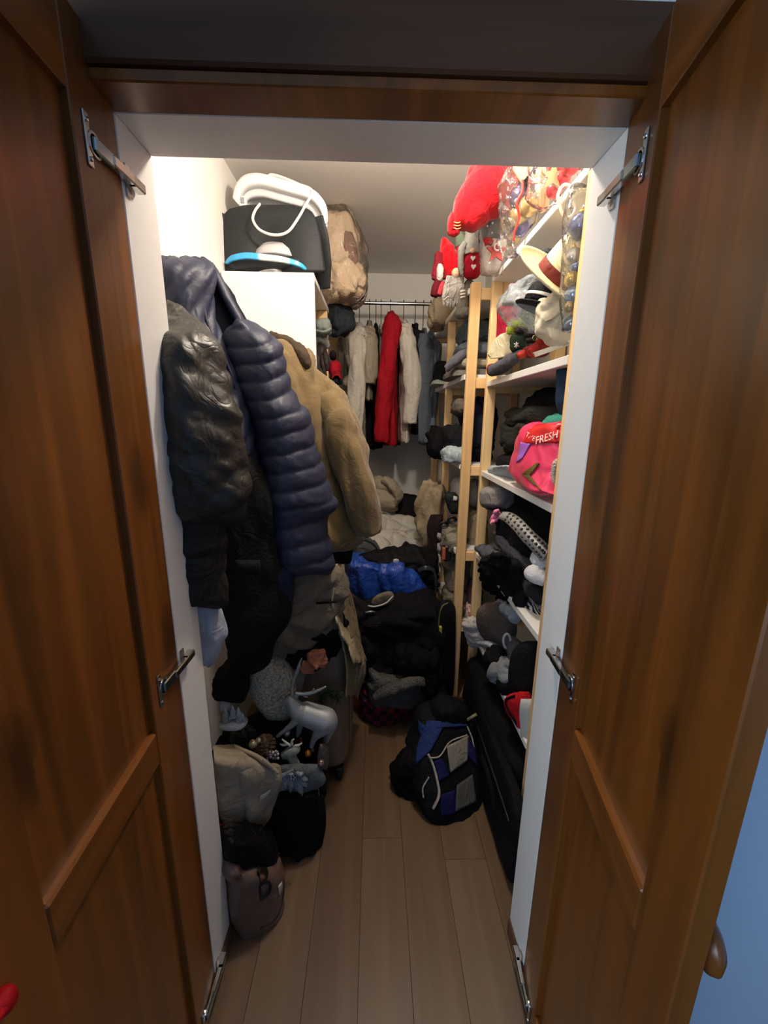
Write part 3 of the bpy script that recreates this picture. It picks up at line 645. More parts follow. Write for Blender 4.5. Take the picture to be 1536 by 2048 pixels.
obj('bag_top', Rows([(1655, 444, 530), (1680, 442, 548), (1705, 444, 552), (1728, 448, 520)], 0.90, 0.98, 0.045, nr=30, n=44, amp=0.016, scale=(14, 14, 14), seed=62).vf, cloth('0d0c0d', .5), sb_)
ink = plain('0e0b0b', 0.5, name='print_ink')
def lettering(surf, txt, px, py, dx, dy, parent, mt, off=0.003, name='lettering'):
    """text laid on a soft surface; dx, dy: picture vectors of one em along and across the line"""
    V, F = letters(txt)
    return obj(name, ([surf.on(px+v[0]*dx[0]+v[1]*dy[0], py+v[0]*dx[1]+v[1]*dy[1], off) for v in V], F), mt, parent, False)
lettering(Rg, 'B', 516, 1806, (54, -32), (-10, -92), sb_, ink, .012)
lettering(Rg, 'A', 514, 1738, (44, -24), (0, -56), sb_, ink, .012)
lettering(Rg, 'Y', 520, 1690, (36, -22), (4, -50), sb_, ink)
lettering(Rg, 'o', 470, 1762, (24, -10), (6, -22), sb_, plain('2f2422', 0.5))
obj('white_tag', Rg.patch([(556, 1772), (566, 1760), (566, 1776), (559, 1792)], 0.004, 0.001, 4, 4), plain('cfc6ba', 0.7), sb_)
obj('bag_foot', blob(onz(503, 1868, 0.0)+np.array([0, 0.012, 0.012]), (0.022, 0.02, 0.014), 3, .003, zmin=0.001, nu=20, nv=14), plain('0a0a0a', .6), sb_)
obj('piping', limb([Rg.on(564, 1700, .002), Rg.on(566, 1760, .002), Rg.on(565, 1800, .002), Rg.on(552, 1836, .002), Rg.on(520, 1858, .002)], [.0025, .0025], 8, 30), plain('3a1d12', .5), sb_)
single('red_cloth', Rows([(1650, 440, 470), (1672, 443, 480), (1690, 446, 465)], .93, .98, .03, nr=16, n=30, amp=.01, seed=7).vf, cloth('5a0f1c'), 'dark red cloth squeezed under the sackcloth beside the jamb', 'cloth')

rib = thing('red_ribbon', 'small red ribbon knotted on the free edge of the left door', 'ribbon', (-0.40, 0.30, 0.88))
pr = np.array([-0.382, 0.302, 0.905])
obj('ribbon_knot', blob(pr, (.010, .012, .012), 3, .003, (60, 60, 60), nu=24, nv=16), cloth('b0141e', .6), rib)
obj('ribbon_tail', limb([pr, pr+np.array([.004, -.03, .012]), pr+np.array([0.002, -.06, .004])], [(.006, .010), (.005, .012), (.003, .008)], 12, 14), cloth('b0141e', .6), rib)
obj('ribbon_loop', limb([pr, pr+np.array([-.012, .004, .0]), pr+np.array([-.034, .0, .0])], [.004, .003, .003], 10, 10), cloth('b0141e', .6), rib)

# ------------------------------------------------------------------ silver Christmas decorations on the storage box
silver = glitter('a4a9ac', 0.5); silver_s = plain('a9adb0', 0.35, 0.55, 0.6, name='silver_lacquer')
DY = 1.20
def dp(px, py, dy=0.0): return at(px, py, DY+dy)
def dl(pts, rad, n=16, seg=16): return limb([dp(*p) for p in pts], rad, n, seg)
parts = [dl([(590, 1420), (606, 1425), (630, 1434), (652, 1442), (664, 1455)], [.018, .038, .041, .044, .026], 24, 24),
         dl([(600, 1428), (590, 1414), (582, 1402), (578, 1398)], [.032, .026, .018, .015]),
         dl([(584, 1396), (576, 1400), (567, 1407)], [.014, .012, .007]),
         dl([(597, 1430, -.012), (585, 1448, -.015), (568, 1462, -.02), (553, 1474, -.02)], [.018, .012, .007, .006]),
         dl([(600, 1440, .015), (598, 1462, .02), (590, 1480, .02), (586, 1496, .02)], [.016, .010, .007, .006]),
         dl([(650, 1452, -.014), (636, 1466, -.016), (628, 1478, -.016), (622, 1496, -.016)], [.028, .019, .011, .008]),
         dl([(660, 1450, .014), (655, 1470, .016), (652, 1482, .016), (646, 1496, .016)], [.026, .016, .010, .008]),
         dl([(664, 1448), (669, 1452), (669, 1460)], [.008, .006, .003]),
         dl([(588, 1393, .008), (594, 1390, .016), (596, 1395, .018)], [.006, .006, .002], 10, 10)]
dr = thing('reindeer_figure', 'glittering silver reindeer figurine with long antlers on the decorations', 'figurine', dp(610, 1497), 'silver Christmas decorations')
obj('deer_body', remesh(join(*parts), 0.0035, 3), silver, dr)
obj('antler', join(dl([(584, 1393), (585, 1370), (592, 1346), (600, 1324), (604, 1316)], [.006, .005, .005, .004, .002], 10, 24), dl([(600, 1330), (597, 1340), (594, 1352)], [.003, .003, .002], 8, 10), dl([(587, 1362), (582, 1350), (580, 1344)], [.004, .003, .002], 8, 10)), silver_s, dr)
obj('antler', join(dl([(590, 1386), (605, 1388), (622, 1386), (638, 1380), (652, 1373)], [.005, .006, .006, .005, .003], 10, 24), dl([(622, 1386), (626, 1381), (628, 1377)], [.004, .003, .002], 8, 8), dl([(606, 1388), (610, 1393), (616, 1394)], [.004, .003, .002], 8, 8)), silver_s, dr)
sd = thing('reindeer_ornament', 'small grey felt reindeer head with pale antlers in front of the silver reindeer', 'ornament', at(585, 1530, 1.13), 'silver Christmas decorations')
d2 = lambda pts, rad, n=14, seg=14: limb([at(p[0], p[1], 1.13) for p in pts], rad, n, seg)
obj('head', remesh(join(d2([(565, 1512), (578, 1506), (590, 1500), (598, 1496)], [.012, .018, .016, .010]), d2([(580, 1508), (586, 1520), (590, 1534)], [.016, .016, .020])), .003), cloth('8c9088', .9), sd)
for q in ([(582, 1492), (576, 1488), (568, 1482), (564, 1478)], [(590, 1492), (598, 1490), (604, 1486)], [(584, 1490), (584, 1482), (588, 1478)], [(576, 1488), (566, 1490), (560, 1488)]): obj('antler', d2(q, [.005, .004, .002], 8, 12), cloth('c9c8bc', .8), sd)
# woven silver mesh hat
mh = thing('mesh_hat', 'silver grey woven mesh hat leaning among the decorations', 'hat', at(545, 1440, 1.25))
obj('hat_crown', Rows([(1300, 500, 552), (1322, 495, 576), (1352, 495, 590), (1390, 501, 592), (1420, 518, 586), (1440, 536, 574)], 1.22, 1.30, 0.05, nr=40, n=60, ends=0.25).vf, knit('a8a496', 120, 1.0), mh)
obj('hat_lining', Rows([(1292, 496, 545), (1308, 494, 560), (1330, 500, 572)], 1.27, 1.32, .04, nr=20, n=40).vf, cloth('6b665c'), mh)
single('grey_scarf', Rows([(1338, 566, 612), (1360, 562, 606), (1385, 568, 600), (1400, 574, 592)], 1.28, 1.31, .03, nr=30, n=40, amp=.012, scale=(14, 14, 10), seed=71).vf, cloth('776c66'), 'grey brown scarf end behind the reindeer antler', 'scarf')
# pine sprig: stem with needles
rs = np.random.RandomState(5); nv = []
for k in range(170):
    t = rs.rand(); p = at(640+40*t, 1402-18*math.sin(t*3), 1.30); a = rs.rand()*6.28; b = rs.rand()*2-1
    q = p+0.035*np.array([math.cos(a)*.8, b*.8, math.sin(a)]); nv.append(limb([p, q], [.0014, .0005], 4, 2))
nv.append(limb([at(636, 1404, 1.3), at(660, 1388, 1.3), at(684, 1396, 1.3)], [.003, .002], 6, 10))
single('pine_sprig', join(*nv), plain('1d3a1c', .7), 'dark green artificial pine sprig beside the suitcase', 'sprig')
# pine cones and small ornaments
def cone(c, r, h, mt, label):
    t = thing('pine_cone', label, 'pine cone', c-np.array([0, 0, h]), 'pine cones in the decorations')
    core = lathe([(0.0001, -h), (r*.55, -h*.6), (r*.7, -.1*h), (r*.4, h*.6), (.0001, h)], c, 16); obj('core', core, mt, t)
    V = []
    for i in range(7):
        z = -h*.75+i*h*.25; rr = r*(1-abs(z/h)**2*.75); nn = max(5, int(12*rr/r))
        for j in range(nn):
            a = 6.283*(j+.5*(i % 2))/nn; d = np.array([math.cos(a), math.sin(a), 0]); sdv = np.array([-d[1], d[0], 0])
            p = c+d*rr*.5+np.array([0, 0, z]); q = c+d*rr*1.05+np.array([0, 0, z+h*.16])
            V.append((np.array([p-sdv*r*.13, p+sdv*r*.13, q+sdv*r*.16, q-sdv*r*.16, p-sdv*r*.13-[0, 0, h*.08], p+sdv*r*.13-[0, 0, h*.08], q+sdv*r*.14-[0, 0, h*.07], q-sdv*r*.14-[0, 0, h*.07]]), [(0, 1, 2, 3), (7, 6, 5, 4), (0, 4, 5, 1), (1, 5, 6, 2), (2, 6, 7, 3), (3, 7, 4, 0)]))
    obj('scales', join(*V), mt, t, False); return t
cone(at(487, 1478, 1.17), .042, .042, plain('1c1a19', .5), 'black pine cone behind the sackcloth')
cone(at(530, 1492, 1.13), .034, .034, plain('6a543d', .6), 'brown pine cone next to the cream baubles')
cone(at(632, 1478, 1.30), .026, .03, plain('2c2420', .6), 'small dark pine cone behind the reindeer legs')
def bauble(c, r, mt, label, group, cap='c9a24a'):
    t = thing('bauble', label, 'bauble', c-np.array([0, 0, r]), group)
    obj('globe', ball(c, r, 24), mt, t); k = obj('cap', lathe([(r*.26, r*.94), (r*.26, r*1.14), (.0001, r*1.16)], c, 12), plain(cap, .3, .9), t)
    obj('ring', tube([c+[0, 0, r*1.12], c+[r*.12, 0, r*1.25], c+[0, 0, r*1.38], c+[-r*.12, 0, r*1.25]], r*.035, 16, 6, True), plain(cap, .3, .9), k); return t
GB = 'small baubles in the silver decorations'
for (px, py, y, r, col, lab, ro) in [(506, 1488, 1.10, .014, 'c8bd9a', 'larger cream pearl bauble beside the brown pine cone', .25), (517, 1481, 1.12, .010, 'd2c9ae', 'smaller cream pearl bauble touching the larger one', .25),
        (602, 1483, 1.20, .013, '6b2230', 'wine red bauble behind the small felt reindeer', .2), (616, 1507, 1.16, .012, 'b5733c', 'copper bauble right of the small felt reindeer', .2), (625, 1500, 1.19, .008, 'a0683c', 'tiny copper bauble beside the larger copper one', .2),
        (574, 1466, 1.19, .012, 'b9bcbc', 'silver drop bauble under the reindeer belly', .15), (642, 1526, 1.13, .011, '9a8276', 'bronze bauble on the mauve ribbon at the box edge', .2), (647, 1504, 1.16, .008, '8a7468', 'small bronze bauble above the one on the ribbon', .2)]:
    bauble(at(px, py, y), r, plain(col, ro, .6, .6), lab, GB)
bd = thing('bead_cluster', 'cluster of silver and pink beads behind the sackcloth edge', 'beads', at(548, 1520, 1.10))
for k in range(16): obj('bead', ball(at(534+5*(k % 5)+rs.rand()*3, 1502+6*(k//5)+rs.rand()*3, 1.09+rs.rand()*.02), .0048, 10), plain(['c9c4c8', 'b09aa4', 'd8d8d6'][k % 3], .15, .5), bd)
wt = thing('snow_trees', 'white frosted miniature fir trees beside the left jamb', 'ornament', at(465, 1450, 1.10))
obj('snow_base', blob(at(466, 1446, 1.10), (.045, .03, .012), 3, .004, nu=28, nv=16), cloth('a4abb4', .9), wt)
for (px, py, s) in ((452, 1432, 1.0), (466, 1426, .9), (478, 1432, 1.0), (486, 1438, .7)):
    c = at(px, py, 1.10); obj('tree', lathe([(.0001, .032*s), (.006*s, .02*s), (.004*s, .019*s), (.012*s, .006*s), (.007*s, .005*s), (.017*s, -.012*s), (.0001, -.012*s)], c, 14), cloth('b4bac2', .9), wt)
obj('snow_base_rim', blob(at(452, 1412, 1.13), (.018, .02, .022), 5, .004, nu=20, nv=14), cloth('a0a7b0', .9), wt)
fl_ = thing('fabric_flower', 'shiny grey fabric poinsettia hanging over the box front', 'flower', at(590, 1580, 1.08))
fc = at(588, 1545, 1.085); gm = cloth('7d858c', .35, 500, .2, .4, .5)
for k in range(9):
    a = 6.283*k/9+.3; L = .065 if k % 2 else .05; dv = np.array([math.cos(a), 0, math.sin(a)*.75]); sv = np.array([-dv[2], 0, dv[0]])
    obj('petal', sheet(lambda u, v, dv=dv, sv=sv, L=L, k=k: fc+dv*L*v+sv*.020*(u-.5)*2*math.sin(math.pi*min(.97, .12+.86*v))+np.array([0, -.028*math.sin(2.2*v)+.008*abs(u-.5)*2-.004*(k % 2), -.02*v*v]), 7, 12, .0012), gm, fl_)
obj('flower_centre', join(*[ball(fc+np.array([.007*math.cos(a), -.018, .007*math.sin(a)]), .004, 8) for a in np.linspace(0, 6.28, 6)]), plain('c6c9cc', .2, .7), fl_)
single('grey_cloth_wrap', Rows([(1530, 556, 640), (1560, 552, 650), (1580, 556, 628)], 1.10, 1.13, .02, nr=16, n=40, amp=.01, seed=9).vf, cloth('5e6468', .6), 'dull grey satin cloth under the fabric poinsettia', 'cloth')
rb = thing('ornament_ribbon', 'mauve ribbon with beads hanging at the right end of the box', 'ribbon', at(645, 1545, 1.14))
obj('ribbon_band', Rows([(1488, 640, 656), (1515, 636, 658), (1540, 634, 654)], 1.15, 1.18, .008, nr=16, n=24, amp=.003).vf, cloth('6d5f5c', .5), rb)
obj('bead_string', join(*[ball(at(636+.15*k, 1546+4*k, 1.12), .0026, 8) for k in range(12)]), plain('a08a7c', .2, .7), rb)
single('dark_garland', join(heap(430, 1330, 500, 1400, 1.16, .05, seed=4, amp=.02, scale=(16, 16, 16)), heap(445, 1440, 640, 1530, 1.26, .07, seed=8, amp=.03, scale=(18, 18, 18))), cloth('15120f', .8), 'dark tangled garland filling the top of the storage box', 'garland')

# ================================================================== clothes hanging on the back rail
HY = 3.12
def side_garment(name, label, cat, px, pyt, pyb, wpx, mt, sleeve=None, seed=1, yoff=0.0, body=True, cuff=None, hookpx=None, lean=0):
    """garment on a hanger seen from its side: flat body running into depth, sleeve falling in front"""
    y = HY+yoff; top = at(px, pyt, y-0.2); hx = top[0]; zt = min(2.27, top[2]); zb = at(px, pyb, y-0.22)[2]; hw = abs(at(px+wpx/2, pyt, y-.2)[0]-hx)
    cz = at(px+lean, pyb, y-.22)[0]-hx
    t = thing(name, label, cat, (hx, y, zb), 'clothes on the back rail')
    R = []; n = 40; a = np.linspace(0, 2*math.pi, n, endpoint=False)
    for k in range(44):
        v = k/43; z = zt+(zb-zt)*v
        hy = np.interp(v, [0, .03, .14, .5, 1], [.05, .10, .215, .215, .225]); th = hw*np.interp(v, [0, .05, .2, 1], [.3, .45, .6, .7])
        R.append(np.stack([hx+cz*v+th*np.cos(a)*(np.abs(np.cos(a))**-.2), y-.01+hy*np.sin(a), np.full(n, z-.06*(v == 0)*np.abs(np.sin(a)))], 1))
    vf = rings(R); vf = displace(vf, .018*billow(vf[0], seed, (16, 12, 2.2)))
    if body: obj('body', vf, mt, t)
    if sleeve:
        r = hw*sleeve.get('r', .8); pts = [np.array([hx, y-.17, zt-.09]), np.array([hx, y-.215, zt-.16])]+[at(q[0], q[1], y-.26) for q in sleeve['path']]
        obj('sleeve', limb(pts, [(r*.8, .05), (r*1.05, .06)]+[(r, .055)]*(len(pts)-3)+[(r*.8, .045)], 40, 50, .016, (18, 18, 3.5), seed+3), sleeve.get('mt', mt), t)
        if cuff: e = pts[-1]; obj('cuff', limb([e+[0, 0, .05], e+[0, -.002, -.004]], [(r*.84, .047), (r*.86, .048)], 28, 6), cuff, t)
    return t, (hx, y, zt)
def hanger(hx, y, zt, label, mt=None):
    t = thing('clothes_hanger', label, 'hanger', (hx, y, zt-.1), 'hangers on the back rail')
    m_ = mt or plain('17171a', .4)
    obj('hook', tube([(hx, y, zt-.02), (hx, y, 2.285), (hx, y+.014, 2.305), (hx, y, 2.3185), (hx, y-.016, 2.308)], .0028, 30, 8), m_, t)
    obj('shoulder_bar', limb([(hx, y-.2, zt-.12), (hx, y-.1, zt-.06), (hx, y, zt-.02), (hx, y+.1, zt-.06), (hx, y+.2, zt-.12)], [.007, .009, .01, .009, .007], 10, 30), m_, t)
WH = cloth('c9c2b5', .9); WH2 = cloth('cfc8bb', .9); RED = cloth('a01222', .8); GB_ = cloth('5d636c', .85); GB2 = cloth('70757f', .85); BK = cloth('17161a', .9); BEI = cloth('9d9382', .9); TAUPE = cloth('8b8172', .9); PUR = cloth('2c2130', .9)
specs = [('jacket', 'grey beige jacket bending its elbow at the left end of the rail', 'jacket', 694, 640, 850, 30, TAUPE, dict(path=[(698, 690), (712, 745), (694, 772)], r=.9), 1, -.02),
         ('shirt', 'long cream shirt left of the badge shirt', 'shirt', 716, 630, 888, 40, WH, dict(path=[(716, 700), (712, 790), (708, 880)], r=.85), 2, -.06),
         ('uniform_shirt', 'greige uniform shirt with a shield badge on its sleeve', 'shirt', 738, 628, 800, 24, BEI, dict(path=[(740, 690), (738, 745), (736, 766)], r=1.1), 3, 0),
         ('dark_jacket', 'black jacket glimpsed left of the red jacket', 'jacket', 752, 632, 880, 16, BK, None, 4, .01),
         ('shirt', 'narrow white shirt close against the red jacket', 'shirt', 763, 634, 870, 16, WH2, None, 5, .02),
         ('red_jacket', 'bright red jacket in the middle of the back rail', 'jacket', 784, 606, 892, 40, RED, dict(path=[(778, 700), (768, 790), (762, 884)], r=.95), 6, -.06),
         ('shirt', 'white shirt with a buttoned cuff right of the red jacket', 'shirt', 812, 624, 886, 34, WH2, dict(path=[(818, 700), (824, 780), (820, 846)], r=.9), 7, -.04),
         ('dark_jacket', 'black jacket right of the white cuffed shirt', 'jacket', 836, 632, 870, 16, BK, dict(path=[(838, 720), (840, 800)], r=1.), 8, 0),
         ('striped_shirt', 'slate grey shirt nearest the right shelving post', 'shirt', 854, 642, 892, 20, GB_, dict(path=[(853, 720), (850, 800), (847, 884)], r=1.), 9, -.03),
         ('striped_shirt', 'lighter blue grey shirt behind the slate one', 'shirt', 868, 646, 880, 16, GB2, dict(path=[(866, 730), (862, 800), (858, 850)], r=1.), 10, .0)]
gar = []
for k, (nm, lab, cat, px, pt, pb_, w, mt, sl, sd_, yo) in enumerate(specs):
    t, pos = side_garment(nm, lab, cat, px, pt, pb_, w, mt, sl, sd_, yo, cuff=mt if sl and 'shirt' in nm else None)
    gar.append(t)
    if nm != 'red_jacket' or True:
        hanger(pos[0], HY, pos[2], 'black wire hanger carrying the '+lab.split(' at the')[0].split(' with ')[0].split(' in the')[0])
ub = gar[2]
bp_ = at(737, 696, HY-.29)
obj('badge', prism([(-.022, .035), (.022, .035), (.024, 0), (.016, -.03), (0, -.045), (-.016, -.03), (-.024, 0)], lambda u, v, t: bp_+np.array([u, t, v]), -.012, 0.02), plain('d6d0c0', .7), ub, False)
obj('badge_field', prism([(-.016, .026), (.016, .026), (.018, 0), (.012, -.022), (0, -.034), (-.012, -.022), (-.018, 0)], lambda u, v, t: bp_+np.array([u, t, v]), -.016, -.011), plain('2a2018', .7), ub, False)
obj('badge_emblem', prism([(-.008, .015), (.008, .015), (.010, -.004), (0, -.022), (-.010, -.004)], lambda u, v, t: bp_+np.array([u, t, v]), -.019, -.015), plain('a9885a', .6), ub, False)
single('dark_trousers', limb([(-.03, 3.24, 2.0), (-.03, 3.22, 1.6), (-.02, 3.16, 1.27)], [(.03, .12), (.05, .12), (.06, .1)], 40, 30, .012, (14, 14, 3), 77), cloth('1a171c', .9), 'black trousers hanging behind the cream and uniform shirts', 'trousers')
single('dark_skirt', limb([(.14, 3.24, 2.0), (.13, 3.22, 1.7), (.11, 3.18, 1.30)], [(.03, .12), (.05, .12), (.07, .1)], 40, 30, .02, (14, 14, 3), 78), cloth('231a20', .9), 'dark plum garment showing below the red and white clothes', 'garment')

# ================================================================== heap on the floor at the back
single('rolled_blanket', join(limb([at(722, 1004, 2.85), at(760, 1000, 2.80), at(794, 1004, 2.76)], [(.075, .10), (.082, .11), (.06, .08)], 40, 40, .018, (6, 8, 16), 5), limb([at(728, 976, 2.88), at(758, 972, 2.84), at(786, 980, 2.80)], [(.06, .09), (.066, .10), (.045, .07)], 36, 34, .016, (6, 8, 16), 9), limb([at(770, 960, 2.78), at(786, 972, 2.74), at(796, 990, 2.73), at(790, 1006, 2.74)], [(.03, .05), (.036, .06), (.036, .06), (.02, .04)], 28, 24, .01, (12, 12, 12), 3)), cloth('9b8f7c', .95, 200), 'rolled greige blanket on top of the white quilt', 'blanket')
def quiltf(u, v):
    px = 735+u*115; py = 1012+v*95+18*math.sin(u*2.2)-26*(1-u)*v*0
    y = 2.85-.55*v+.10*u
    p = at(px+(1-v)*0, py, y); k = .030*abs(math.sin(math.pi*(u*4+v*2)))**.5*abs(math.sin(math.pi*(v*4-u)))**.5
    return p+np.array([0, -.4, 1])*(k+.05*float(billow(p[None], 4, (5, 5, 5))[0]))
single('white_quilt', sheet(quiltf, 46, 40, .05), cloth('c3bfb6', .9), 'crumpled white quilted duvet on the pile at the back', 'duvet')
single('black_cushion', heap(786, 990, 842, 1062, 2.9, .14, seed=3, amp=.03, scale=(8, 8, 8)), cloth('131214', .8), 'black cushion leaning behind the white duvet', 'cushion')
kc = thing('khaki_jacket', 'beige jacket with dark maroon lining slung on the far right shelves', 'jacket', at(858, 1110, 2.35))
obj('jacket_body', Rows([(962, 846, 862), (980, 840, 884), (1010, 834, 886), (1050, 834, 884), (1080, 846, 880), (1100, 856, 878)], 2.42, 2.36, .07, nr=50, n=56, amp=.035, scale=(14, 14, 4), seed=84).vf, cloth('a08e72', .9), kc)
obj('jacket_lining', Rows([(1030, 862, 884), (1060, 858, 882), (1090, 862, 879), (1125, 866, 878)], 2.30, 2.26, .03, nr=30, n=40, amp=.02, scale=(9, 9, 5), seed=82).vf, cloth('2d1d22', .7), kc)
GREYB = cloth('46494c', .6)
cb = thing('grey_chair_back', 'grey rounded bag top standing behind the blue bag', 'bag', at(720, 1140, 2.35))
obj('bag_shell', Rows([(1078, 708, 748), (1092, 696, 758), (1115, 690, 764), (1150, 690, 766)], 2.3, 2.35, .10, nr=36, n=56, ends=.25).vf, GREYB, cb)
obj('bag_piping', limb([at(694, 1120, 2.2), at(700, 1094, 2.2), at(724, 1080, 2.2), at(750, 1092, 2.2), at(762, 1120, 2.22)], [.006, .006], 8, 30), cloth('2a2c2e'), cb)
bb = thing('sports_bag', 'shiny blue and black sports bag on the floor pile', 'bag', at(775, 1200, 2.1))
BLUE = cloth('1c429c', .42, 500, .2, .3, .5)
obj('blue_side', Rows([(1112, 694, 720), (1135, 692, 800), (1160, 696, 845), (1185, 712, 862), (1203, 740, 860)], 2.05, 2.05, .10, nr=50, n=64, amp=.034, scale=(11, 11, 5), seed=91, ends=.15).vf, BLUE, bb)
obj('blue_flap', Rows([(1128, 762, 800), (1150, 756, 828), (1176, 765, 850), (1196, 790, 862)], 1.97, 1.98, .05, nr=40, n=50, amp=.026, scale=(13, 13, 4), seed=92).vf, BLUE, bb)
obj('black_top', Rows([(1098, 760, 830), (1112, 724, 870), (1135, 716, 876), (1160, 728, 876), (1180, 800, 874)], 2.1, 2.1, .09, nr=40, n=60, amp=.04, scale=(9, 9, 9), seed=93).vf, cloth('0f0f11', .7), bb)
obj('carry_strap', limb([at(836, 1142, 1.98), at(852, 1136, 1.96), at(868, 1142, 1.98), at(872, 1170, 1.98), at(868, 1196, 1.99)], [(.012, .003)]*3, 10, 30), plain('2e3034', .35), bb)
obj('logo_patch', blob(at(792, 1122, 1.99), (.016, .006, .012), 2, .001, nu=20, nv=12), plain('a7abb0', .4), bb)
def pilep(label, rows, yL, yR, th, col, seed, amp=.035, sc=(8, 8, 8), name='garment', cat='garment', rough=.9, group='clothes in the floor pile', mt=None):
    return single(name, Rows(rows, yL, yR, th, nr=54, n=64, amp=amp, scale=sc, seed=seed, ends=.14).vf, mt or cloth(col, rough), label, cat, group)
pilep('big black sweater heaped in front of the blue sports bag', [(1190, 770, 850), (1215, 730, 878), (1260, 722, 884), (1310, 722, 884), (1350, 730, 884), (1385, 820, 880), (1398, 850, 876)], 1.86, 1.9, .13, '111013', 101, .05)
pilep('black hooded jacket at the left edge of the floor pile', [(1205, 715, 760), (1230, 700, 790), (1270, 704, 800), (1310, 712, 790), (1350, 724, 780)], 1.80, 1.86, .09, '171417', 102)
pilep('black sweatpants sliding off the pile towards the backpack', [(1290, 800, 870), (1330, 790, 880), (1365, 820, 884), (1392, 846, 880), (1402, 858, 874)], 1.74, 1.80, .07, '0d0d0f', 103)
lg = single('grey_beret', Rows([(1184, 774, 784), (1192, 752, 788), (1204, 742, 784), (1212, 744, 766)], 1.78, 1.80, .02, nr=20, n=36, amp=.006).vf, cloth('6d6258', .8), 'small grey beret with white piping on the black sweater', 'beret')
single('white_string', limb([at(736, 1212, 1.76), at(752, 1213, 1.745), at(772, 1206, 1.745), at(786, 1192, 1.755)], [.004, .003], 8, 24), plain('c9c4bb', .6), 'white string edging below the small grey beret', 'string')
single('silver_brooch', limb([at(730, 1225, 1.74), at(742, 1223, 1.74), at(750, 1224, 1.745)], [(.004, .007), (.005, .008), (.004, .006)], 10, 10), plain('9da0a4', .25, .8), 'small silver brooch on the black hooded jacket', 'brooch')
single('wool_sweater', join(Rows([(1336, 738, 760), (1345, 736, 846), (1365, 738, 850), (1392, 742, 845), (1404, 744, 800)], 1.74, 1.78, .09, nr=40, n=64, amp=.018, scale=(9, 9, 12), seed=111).vf, limb([at(750, 1396, 1.66), at(786, 1378, 1.64), at(820, 1366, 1.65), at(846, 1362, 1.68)], [.022, .028, .028, .02], 24, 30, .008, (14, 14, 14), 4)), knit('5c5a56', 170, .9), 'folded grey wool sweater on the red checked bag', 'sweater')
ck_m, cnt, ckb = base('red_check', '5a1420', .7)
_v = coords(cnt, (30, 30, 30)); _c = node(cnt, 'ShaderNodeTexChecker'); _c.inputs['Scale'].default_value = 1.0; _c.inputs[1].default_value = lin('6b1524'); _c.inputs[2].default_value = lin('241016'); cnt.links.new(_v, _c.inputs['Vector']); cnt.links.new(_c.outputs[0], ckb.inputs['Base Color'])
cbg = thing('checked_bag', 'dark red checked fabric bag lying at the front of the floor pile', 'bag', onz(785, 1438, 0))
ckr = Rows([(1372, 726, 852), (1392, 720, 858), (1415, 722, 848), (1432, 730, 830), (1441, 748, 806)], 1.78, 1.88, .10, nr=40, n=64, amp=.016, scale=(9, 9, 9), seed=112, ends=.2)
obj('bag_body', ckr.vf, ck_m, cbg)
for (px, py) in ((758, 1414), (806, 1416), (784, 1418)): obj('red_dot', lathe([(.0001, .002), (.016, .002), (.013, .006), (.0001, .008)], ckr.on(px, py, .001), 18, axis=(0, -1, .5)), cloth('b3222a' if px == 758 else '8c2a26'), cbg)
rk_ = thing('racket_bag', 'black racket bag with yellow piping leaning against the shelf post', 'bag', onz(890, 1396, 0))
rr = Rows([(1200, 884, 902), (1220, 876, 908), (1280, 872, 908), (1340, 872, 906), (1396, 874, 902)], 1.83, 1.88, .035, nr=40, n=48, ends=.12)
obj('bag_body', rr.vf, cloth('151619', .6), rk_)
obj('piping', limb([rr.on(896, 1206, .004), rr.on(884, 1214, .004), rr.on(878, 1240, .004), rr.on(876, 1300, .004), rr.on(875, 1352, .004)], [.004, .003], 8, 40), plain('6f6440', .5), rk_)
obj('zip_pull', box(at(877, 1279, 1.80), at(884, 1252, 1.81)+np.array([0, .008, 0]), .003), plain('b0a53a', .5), rk_, False)

# ------------------------------------------------------------------ backpack
bk = thing('backpack', 'black, blue and grey backpack standing on the floor in the aisle', 'backpack', onz(890, 1630, 0))
BKB = cloth('101114', .75)
Rp = Rows([(1404, 868, 930, 1.50, 1.54, .06), (1428, 842, 944, 1.46, 1.54, .09), (1470, 826, 950, 1.42, 1.5, .11), (1520, 818, 955, 1.36, 1.45, .12), (1570, 822, 958, 1.31, 1.40, .12), (1608, 834, 958, 1.28, 1.38, .11), (1630, 848, 946, 1.27, 1.36, .10), (1643, 862, 922, 1.27, 1.34, .08)], 1.4, 1.5, .1, nr=56, n=80, amp=.012, scale=(9, 9, 9), seed=121, ends=.14)
obj('main_bag', Rp.vf, BKB, bk)
GRY = cloth('8f877b', .85); BLU = cloth('24366b', .7); IND = cloth('1c1c50', .7); CRM = cloth('b1a99c', .8)
pa = lambda n, q, mt, off=.004, th=.006: obj(n, Rp.patch(q, off, th, 12, 12), mt, bk)
pa('blue_panel', [(838, 1440), (892, 1444), (862, 1500), (832, 1530)], BLU)
pa('blue_panel', [(880, 1440), (930, 1440), (936, 1452), (872, 1456)], BLU, .006)
pa('grey_panel', [(893, 1492), (936, 1471), (934, 1520), (900, 1545)], GRY, .007)
pa('indigo_panel', [(868, 1522), (884, 1516), (898, 1550), (878, 1562)], IND, .007)
pa('indigo_panel', [(936, 1474), (950, 1500), (952, 1530), (936, 1512)], IND, .006)
pa('indigo_panel', [(880, 1590), (908, 1580), (910, 1626), (882, 1630)], IND, .005)
pa('logo_pocket', [(913, 1570), (944, 1549), (952, 1602), (910, 1622)], cloth('56544f', .85), .007)
lettering(Rp, 'AC', 920, 1606, (22, -12), (5, -24), bk, plain('0c0c0d', .6), .011)
